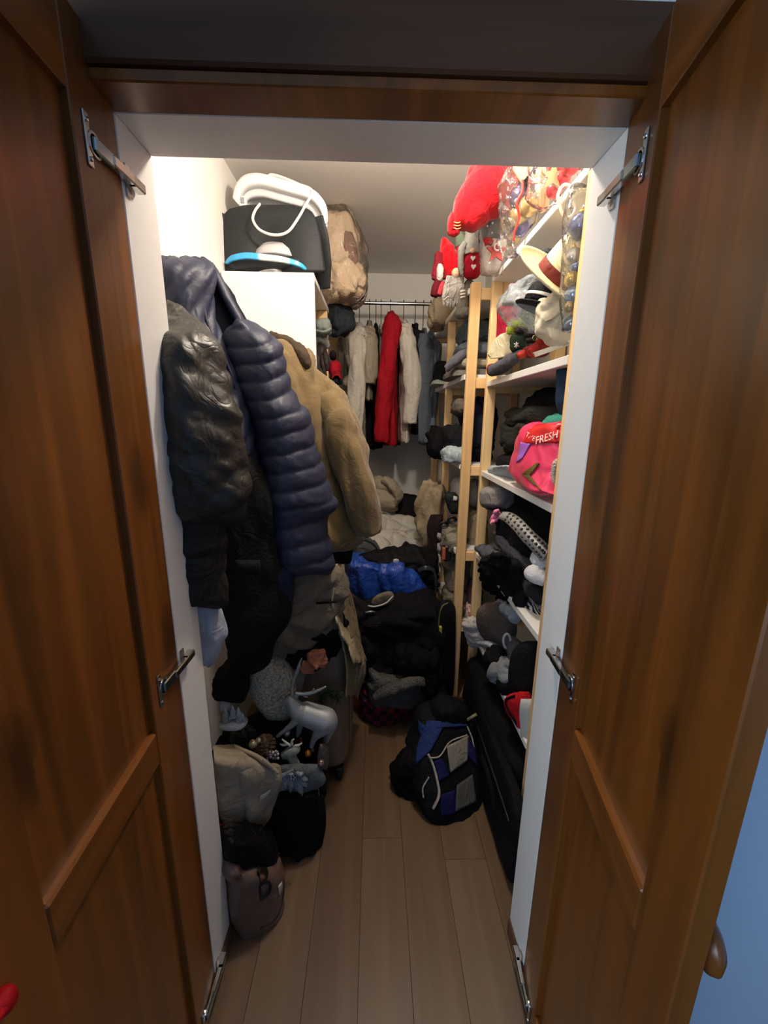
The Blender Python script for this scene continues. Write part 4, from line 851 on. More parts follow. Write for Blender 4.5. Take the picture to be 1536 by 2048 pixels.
obj('reflective_piping', limb([Rp.on(856, 1508, .008), Rp.on(866, 1530, .009), Rp.on(874, 1560, .009), Rp.on(878, 1590, .009), Rp.on(866, 1618, .008)], [(.006, .003)]*4, 10, 30), CRM, bk)
obj('reflective_piping', limb([Rp.on(858, 1516, .008), Rp.on(880, 1512, .009), Rp.on(900, 1484, .009), Rp.on(934, 1470, .009)], [.003, .003], 8, 24), CRM, bk)
obj('reflective_piping', limb([Rp.on(934, 1452, .008), Rp.on(944, 1476, .008), Rp.on(950, 1508, .008)], [.0035, .003], 8, 20), CRM, bk)
obj('zip_cord', limb([Rp.on(858, 1554, .006), Rp.on(846, 1576, .006), Rp.on(847, 1596, .006)], [.003, .003], 8, 16), CRM, bk)
obj('bottle_pocket', Rows([(1500, 800, 840), (1540, 783, 850), (1570, 792, 846), (1600, 818, 850)], 1.40, 1.36, .06, nr=30, n=44, amp=.014, scale=(12, 12, 12), seed=122).vf, cloth('0c0c0f', .8), bk)
obj('side_strap', limb([at(802, 1528, 1.38), at(790, 1526, 1.40), at(782, 1534, 1.42), at(784, 1552, 1.42)], [(.010, .006)]*3, 10, 16), BKB, bk)
obj('top_pocket', Rows([(1400, 878, 915), (1416, 862, 936), (1440, 856, 942)], 1.46, 1.5, .06, nr=24, n=44, amp=.012, seed=123).vf, BKB, bk)
obj('lining_flap', Rows([(1398, 888, 916), (1406, 874, 916), (1418, 862, 900)], 1.52, 1.55, .012, nr=14, n=30, amp=.004).vf, cloth('b79c82', .9), bk)
obj('shoulder_strap', limb([at(884, 1388, 1.58), at(894, 1402, 1.53), at(912, 1398, 1.53), at(926, 1404, 1.53)], [(.012, .004)]*3, 10, 20), cloth('2a1a18', .8), bk)
obj('carry_loop', limb([at(934, 1440, 1.44), at(944, 1434, 1.43), at(953, 1428, 1.44)], [(.006, .003)]*2, 8, 10), cloth('8a8660', .8), bk)
# black duffel under the near shelves
df = thing('duffel_bag', 'long black duffel bag on the floor under the near right shelves', 'bag', (0.60, 1.36, 0))
obj('bag_body', blob((0.625, 1.478, 0.19), (0.18, 0.372, 0.19), 5, .014, (7, 5, 7), ex=.45, zmin=.001, nu=60, nv=36), cloth('0d0d0e', .75), df)
obj('side_pocket', blob((0.464, 1.25, 0.17), (0.026, 0.285, 0.165), 6, .006, (9, 7, 9), ex=.4, zmin=.001, nu=50, nv=30), cloth('0e0e10', .75), df)
obj('zip', limb([(0.438, 1.02, .25), (0.436, 1.25, .26), (0.440, 1.48, .25)], [.004, .004], 8, 20), plain('202022', .4), df)
obj('bag_handle', limb([(0.440, 1.15, .12), (0.434, 1.2, .2), (0.434, 1.32, .2), (0.44, 1.37, .12)], [(.012, .004)]*3, 10, 24), cloth('131314'), df)

# ================================================================== on top of the left shelving
wp = plain('e8e9ea', .35, 0, .5, .2, name='white_plastic')
ZL = 2.095
st = thing('seat_shell', 'black moulded seat shell lying on the white end panel', 'seat', at(545, 545, 1.97))
seatm = cloth('26282b', .6, 600, .08, .08, .3)
Rseat = Rows([(420, 452, 640), (432, 446, 648), (470, 438, 648), (510, 432, 648), (540, 434, 652), (560, 560, 654), (584, 636, 654)], 1.96, 2.02, .03, nr=70, n=90, ends=.05, ex=.5)
def seatf(u, v):
    py = 421+v*125; l = np.interp(py, [421, 425, 432, 445, 475, 510, 548], [476, 464, 457, 450, 440, 432, 430]); r = np.interp(py, [421, 425, 432, 445, 475, 510, 548], [600, 614, 624, 632, 639, 643, 648])
    uu = 2*u-1; cx = (l+r)/2; px = cx+(r-l)/2*uu
    y = 2.00-.055*(1-abs(uu)**2.5)*(0.3+.7*v)*(1 if v > .05 else v/.05)+.05*math.exp(-((uu)**2)/.18)*v*1.6
    return at(px, py, y)
obj('seat_back', sheet(seatf, 44, 34, .022), seatm, st)
obj('seat_side', limb([at(628, 436, 2.0), at(636, 480, 2.02), at(642, 530, 2.05), at(650, 578, 2.08)], [(.014, .05), (.016, .06), (.016, .06), (.012, .03)], 24, 30), seatm, st)
obj('seat_side', limb([at(456, 436, 2.0), at(444, 470, 2.0), at(437, 510, 2.0), at(436, 545, 2.0)], [(.012, .04), (.015, .05), (.016, .05), (.014, .04)], 24, 30), seatm, st)
ap = thing('white_tub_frame', 'white plastic tub frame with clips on top of the black seat', 'tub', at(560, 440, 2.08))
OUT = spline([(473, 405), (479, 379), (493, 362), (515, 357), (540, 361), (580, 373), (620, 386), (638, 398), (652, 420), (654, 450)], 80)
INN = spline([(489, 424), (494, 408), (506, 400), (527, 398), (545, 402), (568, 408), (612, 420), (626, 430), (634, 444), (638, 466)], 80)
def tub(v0, v1, y, dy=0.0):
    def f(u, v):
        i = min(79, int(u*79.001)); w = v0+(v1-v0)*v; p = OUT[i]*(1-w)+INN[i]*w
        return at(p[0], p[1], y+dy*v)
    return f
obj('outer_rim', sheet(tub(0, .50, 2.015, -.004), 80, 5, .035), wp, ap)
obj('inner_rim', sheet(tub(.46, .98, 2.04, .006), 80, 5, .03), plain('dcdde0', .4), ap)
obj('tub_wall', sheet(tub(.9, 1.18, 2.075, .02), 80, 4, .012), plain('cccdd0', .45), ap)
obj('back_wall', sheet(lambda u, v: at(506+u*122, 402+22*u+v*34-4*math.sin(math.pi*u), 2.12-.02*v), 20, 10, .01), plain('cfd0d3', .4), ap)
for (x0, y0) in ((484, 402), (647, 440)):
    k = obj('clip', box(at(x0-7, y0+14, 2.0), at(x0+7, y0-12, 2.0)+np.array([0, .03, 0]), .006), wp, ap, False)
    obj('clip_slot', box(at(x0-3, y0+4, 1.997), at(x0+4, y0-8, 1.997)+np.array([0, .006, 0]), .002), plain('9a9ca0', .5), k, False)
obj('end_lug', box(at(636, 482, 2.05), at(650, 462, 2.05)+np.array([0, .04, 0]), .006), wp, ap, False)
obj('latch', box(at(566, 422, 2.08), at(582, 416, 2.08)+np.array([0, .01, 0]), .002), plain('2a2a2a', .5), ap, False)
single('white_cable', limb([at(534, 362, 2.02), at(540, 350, 2.0), at(562, 354, 2.0), at(596, 368, 1.99), at(624, 382, 1.975), at(610, 412, 1.955), at(594, 440, 1.925), at(575, 464, 1.915), at(548, 470, 1.91), at(520, 460, 1.912), at(506, 440, 1.925), at(510, 422, 1.95), at(520, 408, 1.98)], [.0055, .0055], 10, 130), plain('efeae0', .4), 'loop of white cord hanging over the black seat', 'cord')
bl = thing('blue_tray', 'blue and white rounded plastic tray on the white end panel', 'tray', at(530, 545, 1.93))
lidm, lnt, lb = base('tray_print', '2f9fd8', .3, 0, .5)
_tc = node(lnt, 'ShaderNodeTexCoord'); _sx = node(lnt, 'ShaderNodeSeparateXYZ'); lnt.links.new(_tc.outputs['Object'], _sx.inputs[0]); _mr = node(lnt, 'ShaderNodeMapRange'); _mr.inputs[1].default_value = -.17; _mr.inputs[2].default_value = .17; lnt.links.new(_sx.outputs[0], _mr.inputs[0])
lnt.links.new(ramp(lnt, _mr.outputs[0], [(.44, lin('3fb0ee')), (.50, lin('e6ece8')), (.80, lin('e6ece8')), (.84, lin('3fb0ee'))]), lb.inputs['Base Color'])
TT = spline([(456, 526), (462, 517), (472, 511), (495, 507), (527, 510), (565, 515), (596, 525), (609, 537)], 60)
def lidf(u, v):
    i = min(59, int(u*59.001)); p = TT[i]; return at(p[0], p[1]+v*(2+10*math.sin(math.pi*u)**.5), 1.96-.06*math.sin(math.pi*u)**.7)
obj('lid_rim', sheet(lidf, 60, 8, .012), lidm, bl)
obj('lid_under', Rows([(516, 466, 600), (527, 458, 606), (536, 462, 580), (545, 470, 500)], 1.95, 1.97, .03, nr=20, n=44).vf, plain('20242a', .6), bl)
single('steel_bowl', lathe([(.0001, .002), (.055, .002), (.075, .02), (.082, .055), (.079, .055), (.072, .022), (.053, .006), (.0001, .006)], onz(530, 545, ZL)+np.array([0.0, .13, 0]), 48), plain('b9bbbd', .25, .9), 'stainless steel bowl under the blue tray', 'bowl')
single('grey_dome', lathe([(.105, 0), (.105, .004), (.095, .03), (.07, .055), (.03, .068), (.0001, .07)], at(556, 524, 2.03), 44), plain('c4c2c6', .4), 'pale grey dome behind the blue tray', 'dome')
pbg = thing('pillow_bag', 'clear plastic bag full of beige pillows on the far end of the left shelving', 'bag', at(690, 612, 2.5))
pm = cloth('c0a78b', .9)
obj('pillow', Rows([(425, 640, 668), (455, 630, 700), (500, 626, 716), (540, 640, 716), (560, 650, 706)], 2.45, 2.5, .12, nr=40, n=60, amp=.03, scale=(8, 8, 4), seed=131).vf, pm, pbg)
obj('pillow', Rows([(530, 640, 710), (555, 634, 726), (585, 640, 722), (608, 655, 706)], 2.42, 2.48, .13, nr=36, n=60, amp=.025, scale=(9, 9, 6), seed=132).vf, pm, pbg)
obj('dark_patch', Rows([(462, 690, 700), (490, 688, 712), (530, 698, 716)], 2.36, 2.42, .02, nr=16, n=30, amp=.01).vf, cloth('7b5a4c', .8), pbg)
obj('film', Rows([(418, 640, 672), (450, 626, 706), (500, 620, 724), (550, 630, 734), (590, 634, 730), (612, 652, 712)], 2.45, 2.5, .17, nr=46, n=70, amp=.03, scale=(9, 9, 5), seed=133).vf, film('e8ddcf', .06), pbg)
single('black_cloth', Rows([(600, 660, 680), (615, 654, 696), (640, 655, 706), (660, 662, 704), (672, 672, 690)], 2.5, 2.56, .07, nr=36, n=48, amp=.03, scale=(12, 12, 12), seed=134).vf, cloth('24292e', .7), 'dark slate cloth spilling off the end of the left shelving', 'cloth')
# items on the left shelves
GL = 'items on the left shelves'
single('grey_peaked_hat', join(heap(630, 640, 662, 672, 2.15, .07, seed=3, amp=.012, scale=(14, 14, 14)), limb([at(632, 664, 2.12), at(648, 668, 2.08), at(660, 660, 2.1)], [(.012, .03), (.01, .035), (.008, .02)], 16, 14)), cloth('7c817c'), 'grey green cap on top of the left shelf pile', 'cap', GL)
single('pale_grey_cloth', heap(630, 668, 658, 696, 2.18, .08, seed=5, amp=.02, scale=(12, 12, 14)), cloth('a2a5a2'), 'pale grey cloth under the grey green cap', 'cloth', GL)
gv = thing('dark_glove', 'dark brown leather glove hanging over the left shelf', 'glove', at(645, 755, 2.1), GL)
obj('palm', heap(630, 690, 654, 735, 2.12, .04, seed=6, amp=.012, scale=(14, 14, 10)), cloth('2a2322', .5), gv)
for k, (a, b, c) in enumerate([((636, 712), (636, 735), (636, 756)), ((644, 712), (646, 732), (650, 752)), ((650, 708), (653, 725), (655, 742)), ((634, 725), (641, 742), (645, 757))]): obj('finger', limb([at(*a, 2.09), at(*b, 2.07), at(*c, 2.07)], [.014, .015, .010], 14, 14, .003), cloth('2a2322', .5), gv)
rc = thing('red_peaked_hat', 'red cap on the left shelf beyond the gloves', 'cap', at(670, 765, 2.5), GL)
obj('crown', heap(658, 722, 682, 756, 2.48, .06, seed=2, amp=.006, zmin=1.69), cloth('a41626'), rc)
obj('brim', sheet(lambda u, v: at(664+18*u, 750+9*v-8*math.sin(math.pi*u), 2.42-.05*v), 10, 6, .004), cloth('8c1220'), rc)
single('black_peaked_hat', heap(658, 750, 684, 778, 2.46, .07, seed=8, amp=.012, zmin=1.69), cloth('1a1c1c'), 'black cap under the red one on the left shelf', 'cap', GL)
single('dark_ball', heap(660, 702, 672, 720, 2.5, .04, seed=9, amp=.004), cloth('1e1620'), 'small dark plum pouch above the red cap', 'pouch', GL)

# ================================================================== Christmas things on the top right shelf
GT = 'Christmas things on the top right shelf'
REDF = cloth('b40f1a', .95, 300, .12, .25, .1, .2)
hat = thing('santa_hat', 'long bright red fleece hat hanging from the top right shelf', 'hat', at(960, 460, 1.72), GT)
obj('hat_body', limb([at(1030, 322, 1.70), at(998, 352, 1.68), at(965, 395, 1.66), at(935, 430, 1.66), at(912, 452, 1.67)], [(.10, .10), (.105, .10), (.085, .08), (.055, .06), (.024, .03)], 48, 60, .018, (9, 9, 5), 14), REDF, hat)
obj('hat_tip', limb([at(918, 430, 1.66), at(910, 440, 1.66), at(906, 462, 1.67), at(918, 462, 1.66)], [.022, .026, .020, .010], 20, 20, .004), REDF, hat)
obj('gold_stitching', join(*[limb([at(908, 444+6*k, 1.63), at(915, 446+6*k, 1.62), at(921, 444+6*k, 1.63)], [.0018, .0018], 6, 8) for k in range(3)]), plain('d9a05a', .5), hat)
obj('bell', ball(at(903, 437, 1.65), .005, 12), plain('c9c2a8', .25, .9), hat)
single('red_scarf', limb([at(1040, 330, 1.75), at(1018, 370, 1.74), at(1000, 400, 1.74), at(985, 420, 1.75)], [(.06, .05), (.09, .06), (.07, .05), (.04, .03)], 36, 40, .02, (10, 10, 6), 15), cloth('9c1420', .95), 'darker red scarf behind the clear gnome bag', 'scarf', GT)
def gnome(label, foot, top, y, hatc, bodyc, r, lean=0.0, extra=None, beard=None):
    g = thing('gnome_doll', label, 'doll', at(foot[0], foot[1], y), 'gnome dolls')
    b = at(foot[0], foot[1], y); t = at(top[0], top[1], y); H = np.linalg.norm(t-b); ax = (t-b)/H
    P = lambda s: b+ax*H*s
    obj('body', limb([P(0), P(.08), P(.25), P(.42)], [r*.6, r*1.0, r*1.0, r*.75], 28, 20, .002), cloth(bodyc, .95), g)
    obj('hat', limb([P(.38), P(.5), P(.66), P(.82), P(.96)+np.array([lean, 0, 0]), P(1.0)+np.array([lean*1.6, 0, 0])], [r*1.02, r*.95, r*.66, r*.4, r*.22, r*.1], 28, 34, .004, (26, 26, 26), 3), cloth(hatc, .95), g)
    obj('nose', ball(P(.40)+np.array([-.004, -r*.98, 0]), r*.24, 16), cloth('e0ad8a', .8), g)
    if beard: obj('beard', limb([P(.40)+[0, -r*.75, 0], P(.22)+[0, -r*1.05, 0], P(.04)+[0, -r*.9, 0]], [(r*.25, r*.6), (r*.35, r*.75), (r*.1, r*.15)], 24, 16, .004, (40, 40, 10), 5), cloth(beard, .95, 200, .3, .8), g)
    return g, P
g1, P1 = gnome('grey hatted gnome doll with hearts on its red body', (945, 556), (938, 436), 1.94, '8d8a84', 'a3182a', .040)
for k, dz in enumerate((.13, .27)):
    c = P1(dz)+np.array([-.004, -.041, 0])
    obj('heart', prism([(0, -.011), (.010, .002), (.009, .008), (.005, .009), (0, .005), (-.005, .009), (-.009, .008), (-.010, .002)], lambda u, v, t: c+np.array([u, t, v]), -.004, .004), cloth('e8e0da'), g1, False)
obj('braid', limb([P1(.55)+[-.03, -.02, 0], P1(.40)+[-.05, -.03, 0], P1(.15)+[-.052, -.02, 0], P1(.02)+[-.05, -.02, 0]], [.012, .014, .012, .006], 14, 24, .004, (60, 60, 60), 2), cloth('8d8a84'), g1)
g2 = thing('gnome_doll', 'red hatted gnome doll with a long grey beard tipping off the shelf', 'doll', at(905, 620, 2.05), 'gnome dolls')
obj('hat', limb([at(908, 548, 2.03), at(898, 520, 2.02), at(893, 500, 2.02), at(888, 478, 2.03)], [(.055, .055), (.05, .05), (.034, .034), (.014, .014)], 30, 34, .008, (16, 16, 16), 3), REDF, g2)
obj('hat_band', limb([at(880, 508, 2.0), at(876, 530, 2.0), at(872, 552, 2.0), at(868, 560, 2.0)], [.018, .022, .020, .012], 20, 20, .006), cloth('7c1c28'), g2)
obj('nose', ball(at(912, 546, 1.965), .020, 18), cloth('e2b493', .8), g2)
beardm = cloth('a9a49c', .95, 160, .35, .8)
for k in range(9):
    a = -1+k/4; obj('beard_lock', limb([at(910+a*13, 553, 1.97), at(908+a*16, 575, 1.965), at(906+a*18, 596, 1.975), at(905+a*17+2*math.sin(k*2.1), 616-4*abs(a), 1.985)], [.009, .012, .010, .003], 10, 22, .003, (40, 40, 12), k+1), beardm, g2)
for s_ in ((868, 592, 878, 558, '58141f'), (876, 590, 884, 566, 'b83a44')): obj('mitten', limb([at(s_[2], s_[3], 2.0), at((s_[0]+s_[2])/2, (s_[1]+s_[3])/2, 1.99), at(s_[0], s_[1], 1.99)], [.016, .022, .016], 16, 14, .003), cloth(s_[4]), g2)
obj('pompom', blob(at(880, 545, 1.98), (.016, .02, .035), 3, .006, (40, 40, 40), nu=24, nv=18), cloth('c9c4bc'), g2)
g3 = thing('gnome_doll', 'small dark red gnome doll squeezed behind the red hatted one', 'doll', at(924, 520, 2.1), 'gnome dolls')
obj('body', limb([at(922, 528, 2.1), at(923, 505, 2.1), at(925, 485, 2.1)], [.02, .034, .022], 22, 18, .004), cloth('b01e2c'), g3)
obj('hat', limb([at(924, 492, 2.1), at(920, 476, 2.1), at(916, 462, 2.1)], [.032, .024, .01], 22, 16, .003), cloth('6d7a66'), g3)
# clear bag with the gnome inside
gb = thing('gift_bag', 'clear cellophane bag with a gnome on the edge of the top shelf', 'bag', at(990, 548, 1.80), GT)
obj('film', Rows([(385, 962, 1016), (400, 962, 1019), (440, 963, 1020), (500, 963, 1020), (540, 965, 1016), (551, 972, 1002)], 1.76, 1.78, .045, nr=50, n=60, amp=.010, scale=(14, 14, 10), seed=141, ex=.5, ends=.06).vf, film('f2eeee', .05), gb)
g4 = thing('gnome_doll', 'gnome doll with a dotted slate hat and red star inside the cellophane bag', 'doll', at(988, 546, 1.79), 'gnome dolls')
Rh4 = Rows([(396, 985, 996), (420, 972, 1010), (450, 967, 1016), (480, 968, 1016)], 1.79, 1.81, .035, nr=30, n=50, amp=.008, scale=(14, 14, 14), seed=142)
obj('hat', Rh4.vf, cloth('6f7376', .9), g4)
for (px, py) in ((985, 446), (996, 432), (1008, 448), (984, 466), (1000, 466), (1012, 470), (975, 452)): obj('hat_dot', ball(Rh4.on(px, py, .001), .004, 10), plain('e6e6e6', .6), g4)
obj('beard', Rows([(478, 968, 1012), (505, 967, 1006), (535, 969, 996), (548, 976, 990)], 1.79, 1.80, .035, nr=30, n=44, amp=.012, scale=(24, 24, 8), seed=143).vf, cloth('d3cbc2', .95), g4)
sp = [(math.cos(1.5708+6.2832*k/10)*(.042 if k % 2 == 0 else .019), math.sin(1.5708+6.2832*k/10)*(.042 if k % 2 == 0 else .019)) for k in range(10)]
sc4 = at(993, 503, 1.735)
obj('star', prism(sp, lambda u, v, t: sc4+np.array([u, t, v]), -.005, .005), cloth('c63a34'), g4, False)
obj('ribbon_ring', tube([sc4+[.012*math.cos(a), -.01, .012*math.sin(a)+.012] for a in np.linspace(0, 6.283, 10)[:-1]], .003, 30, 8, True), cloth('e6ddd8'), g4)
obj('red_bow', limb([at(968, 486, 1.74), at(976, 482, 1.735), at(984, 486, 1.74)], [.012, .014, .010], 14, 12), cloth('b52a30'), g4)
obj('foil_top', Rows([(384, 964, 1014), (394, 963, 1018), (404, 966, 1014)], 1.77, 1.79, .03, nr=14, n=40, amp=.014, scale=(34, 34, 34), seed=144).vf, plain('b9a8a2', .25, .6), gb)
# clear bag of purple and gold baubles
ob = thing('ornament_bag', 'clear bag of purple and gold baubles with a red string on the top shelf', 'bag', at(1045, 500, 1.55), GT)
obj('film', Rows([(330, 1020, 1080), (380, 1004, 1080), (430, 1004, 1072), (480, 1008, 1050), (515, 1012, 1030)], 1.58, 1.50, .06, nr=50, n=60, amp=.014, scale=(12, 12, 12), seed=151).vf, film('f0ead8', .03), ob)
GO = 'baubles in the clear bag on the top shelf'
for (px, py, y, r, c_, lab) in [(1056, 368, 1.55, .034, '3d3553', 'dark purple bauble highest in the ornament bag'), (1040, 395, 1.56, .036, '4a4060', 'purple bauble in the middle left of the ornament bag'), (1058, 412, 1.53, .034, 'b69a5e', 'gold bauble at the right of the ornament bag'), (1036, 432, 1.58, .032, 'a5895a', 'dull gold bauble in the middle of the ornament bag'), (1042, 455, 1.60, .030, '55507c', 'violet bauble near the bottom of the ornament bag'), (1027, 478, 1.64, .026, '8f7a50', 'small brass bauble at the bottom of the ornament bag'), (1062, 346, 1.50, .030, '2e2a44', 'blackish purple bauble beside the wooden heart')]:
    bauble(at(px, py, y), r, plain(c_, .18, .6, .6), lab, GO)
ht = thing('wooden_heart', 'flat wooden heart tag on a red string against the ornament bag', 'tag', at(1044, 365, 1.46), GT)
hc = at(1045, 342, 1.46)
obj('heart', prism([(0, -.032), (.030, .004), (.030, .02), (.016, .026), (0, .014), (-.016, .026), (-.030, .02), (-.030, .004)], lambda u, v, t: hc+np.array([u, t, v]), -.003, .003), pine_x, ht, False)
obj('red_string', limb([at(1045, 360, 1.455), at(1044, 385, 1.455), at(1034, 405, 1.46), at(1038, 430, 1.47), at(1034, 450, 1.48), at(1029, 465, 1.49), at(1027, 482, 1.5)], [.0045, .004], 8, 50), plain('d8382c', .6), ht)
rb2 = thing('ornament_bag', 'clear bag of red stars and baubles at the near end of the top shelf', 'bag', at(1110, 400, 1.3), GT)
obj('film', Rows([(325, 1078, 1160), (360, 1078, 1140), (395, 1082, 1110), (415, 1086, 1098)], 1.36, 1.22, .06, nr=36, n=50, amp=.014, scale=(12, 12, 12), seed=161).vf, film('f4e8dc', .03), rb2)
GR = 'red baubles in the near ornament bag'
for (px, py, y, r, lab) in [(1108, 338, 1.33, .028, 'red bauble at the top left of the near ornament bag'), (1130, 340, 1.28, .026, 'red bauble at the top right of the near ornament bag'), (1124, 358, 1.28, .024, 'red bauble in the middle of the near ornament bag'), (1108, 380, 1.33, .022, 'red bauble lowest in the near ornament bag'), (1142, 332, 1.24, .022, 'red bauble closest to the door jamb in the near ornament bag')]:
    bauble(at(px, py, y), r, plain('c01828', .25, .3, .6), lab, GR)
rs_ = thing('star_ornament', 'pale gold star among the red baubles', 'ornament', at(1106, 366, 1.27), GR)
cst = at(1106, 354, 1.27); obj('star', prism([(a*.8, b*.8) for a, b in sp], lambda u, v, t: cst+np.array([u, t, v]), -.004, .004), plain('d8b98a', .3, .5), rs_, False)
single('foil_wrap', Rows([(332, 1076, 1092), (365, 1074, 1090), (400, 1076, 1092), (425, 1078, 1088)], 1.42, 1.40, .02, nr=24, n=30, amp=.012, scale=(20, 20, 10), seed=162).vf, plain('b9906a', .3, .6), 'crinkled copper foil between the two ornament bags', 'foil', GT)

# on top of the far right shelving
single('beige_bag', Rows([(598, 872, 900), (615, 862, 906), (640, 856, 900), (660, 860, 885)], 2.62, 2.6, .10, nr=36, n=48, amp=.03, scale=(9, 9, 9), seed=171).vf, cloth('8f8069', .85), 'crumpled khaki bag on top of the far right shelving', 'bag')
so = thing('grey_sock', 'grey striped sock hanging beside the tall pine post', 'sock', at(925, 640, 2.1))
obj('sock_leg', limb([at(940, 566, 2.0), at(928, 590, 1.98), at(926, 610, 1.98), at(922, 628, 1.98)], [.022, .026, .028, .024], 22, 26, .004), cloth('77726a'), so)
obj('sock_foot', blob(at(925, 626, 1.97), (.034, .04, .026), 2, .004, nu=30, nv=20), cloth('6d6861'), so)
for k in range(3): obj('white_stripe', limb([at(921, 583+6*k, 1.95), at(925, 582+6*k, 1.945), at(930, 581+6*k, 1.95)], [.004, .004], 8, 8), plain('ece6da', .8), so)

# ================================================================== things on the near right shelves
def dep(px, py, x): r = ray(px, py); return x*r[1]/r[0]
def sheap(px0, py0, px1, py1, zb, x=.55, d=.25, zmax=None, **kw):
    """heap lying on a shelf that runs into depth: front face at x, spanning px0..px1 along the shelf, from zb up to the height seen at py0"""
    pc = (px0+px1)/2; y0, y1 = dep(px1, (py0+py1)/2, x), dep(px0, (py0+py1)/2, x); ym = dep(pc, py0, x)
    y0, y1 = max(y0, 1.11), min(y1, 1.85)
    zt = at(pc, py0, ym)[2]; zlo = zb if py1 is None else max(zb, at(pc, py1, dep(pc, py1, x))[2])
    zt = max(zt, zlo+.02)
    return blob(((x+d/2), (y0+y1)/2, (zt+zlo)/2), (d/2, (y1-y0)/2, (zt-zlo)/2), zmin=zb+.001, zmax=zmax, **kw)
def shelfthing(name, label, cat, col, box_, zb, seed, x=.53, d=.26, amp=.018, sc=(10, 10, 14), ex=.6, layers=0, lay=.0, group=None, mt=None, zmax=None, rough=.9):
    return single(name, sheap(*box_, zb, x, d, zmax, seed=seed, amp=amp, scale=sc, ex=ex, layers=layers, lay=lay, nu=64, nv=40), mt or cloth(col, rough), label, cat, group)
S1, S2, S3, S4 = SH[1], SH[2], SH[3], SH[4]
# --- upper shelf: hats, gloves, bags
straw, stn, stb = base('straw_weave', 'e8dcb0', .8, 0, .2)
_w = node(stn, 'ShaderNodeTexWave'); _w.wave_type = 'RINGS'; _w.rings_direction = 'Z'; _w.inputs['Scale'].default_value = 90; _w.inputs['Distortion'].default_value = 1.5; stn.links.new(coords(stn), _w.inputs['Vector'])
stn.links.new(mixcol(stn, _w.outputs[0], lin('d9cb9a'), lin('efe5c0')), stb.inputs['Base Color']); bump(stn, stb, _w.outputs[0], .35, .002)
sh = thing('straw_hat', 'wide cream straw hat with a brown band on the upper right shelf', 'hat', at(1108, 590, 1.30))
hc = at(1112, 560, 1.24); hax = np.array([.40, -.62, .68])
obj('brim', lathe([(.045, .004), (.06, .001), (.10, -.003), (.128, .004), (.134, .009), (.133, .012), (.126, .008), (.10, .002), (.06, .006), (.045, .009)], hc, 56, hax), straw, sh)
obj('crown', lathe([(.064, .0), (.062, .03), (.058, .07), (.052, .10), (.040, .115), (.02, .112), (.0001, .106)], hc, 44, hax), straw, sh)
obj('band', lathe([(.0655, .003), (.0665, .006), (.0645, .030), (.0635, .033), (.060, .03), (.062, .004)], hc, 44, hax), cloth('6f2c24', .6), sh)
bh = thing('black_hat', 'black hat with a white stripe under the straw hat', 'hat', at(1085, 640, 1.36))
bc_ = at(1092, 618, 1.34); bax = np.array([.30, -.15, .9])
obj('brim', lathe([(.0001, 0), (.095, .0), (.10, .003), (.095, .007), (.0001, .008)], bc_-np.array([0, 0, .01]), 44, bax), cloth('141517', .7), bh)
obj('crown', lathe([(.075, .0), (.074, .04), (.066, .055), (.0001, .058)], bc_, 40, bax), cloth('16171a', .7), bh)
obj('stripe', lathe([(.0762, .018), (.0765, .020), (.0758, .026), (.0750, .027), (.07, .022)], bc_, 40, bax), cloth('e3dfd6', .8), bh)
single('plastic_bag', Rows([(548, 1070, 1090, 1.40, 1.36), (580, 1030, 1078, 1.5, 1.38), (605, 1008, 1076), (622, 1004, 1092), (640, 1016, 1098), (655, 1036, 1090), (664, 1050, 1076)], 1.56, 1.33, .05, nr=50, n=60, amp=.012, scale=(16, 16, 16), seed=181).vf, film('c9d6e0', .28, 'bluish_film'), 'bluish see-through plastic bag holding the black hat', 'bag')
cbag = thing('cotton_bag', 'off-white drawstring cotton bag against the hanging baubles', 'bag', at(1112, 692, 1.24))
Rcb = Rows([(586, 1112, 1140), (605, 1096, 1142), (630, 1084, 1143), (660, 1082, 1142), (682, 1094, 1140), (694, 1104, 1128)], 1.30, 1.18, .05, nr=50, n=60, amp=.022, scale=(9, 9, 9), seed=182)
obj('bag_body', Rcb.vf, cloth('cfc6b0', .9), cbag)
obj('drawstring', limb([Rcb.on(1092, 642, .003), Rcb.on(1105, 636, .003), Rcb.on(1118, 626, .003)], [.003, .003], 8, 14), cloth('b9ae96'), cbag)
def glove(label, palm, fingers, y, col, fc, seed, group='work gloves on the upper shelf'):
    g = thing('work_glove', label, 'glove', at((palm[0]+palm[2])/2, palm[3], y), group)
    obj('palm', heap(*palm, y, .03, seed=seed, amp=.006, scale=(20, 20, 20), nu=36, nv=24), cloth(col, .8), g)
    for f in fingers: obj('finger', limb([at(p[0], p[1], y-.02) for p in f], [.012, .0135, .011], 16, 16, .002), cloth(fc, .6), g)
    return g
gg = glove('dark green work glove with grey finger tips in front of the cream cap', (1020, 664, 1062, 708), [[(1046, 672), (1066, 666), (1082, 660)], [(1050, 682), (1074, 678), (1092, 668)], [(1050, 694), (1076, 690), (1096, 682)], [(1036, 666), (1040, 660), (1052, 664)]], 1.50, '2c3a2a', '3a3230', 3)
obj('emblem', join(*[limb([at(1033+d[0], 690+d[1], 1.462), at(1033-d[0], 690-d[1], 1.462)], [.002, .002], 6, 4) for d in ((0, 6), (5, 3), (4, -4))]), plain('dcdcd2', .6), gg)
for (px, py) in ((1070, 676), (1078, 671)): obj('eyelet', tube([at(px, py, 1.455)+np.array([.008*math.cos(a), 0, .008*math.sin(a)]) for a in np.linspace(0, 6.283, 9)[:-1]], .002, 24, 6, True), plain('b8aa86', .3, .8), gg)
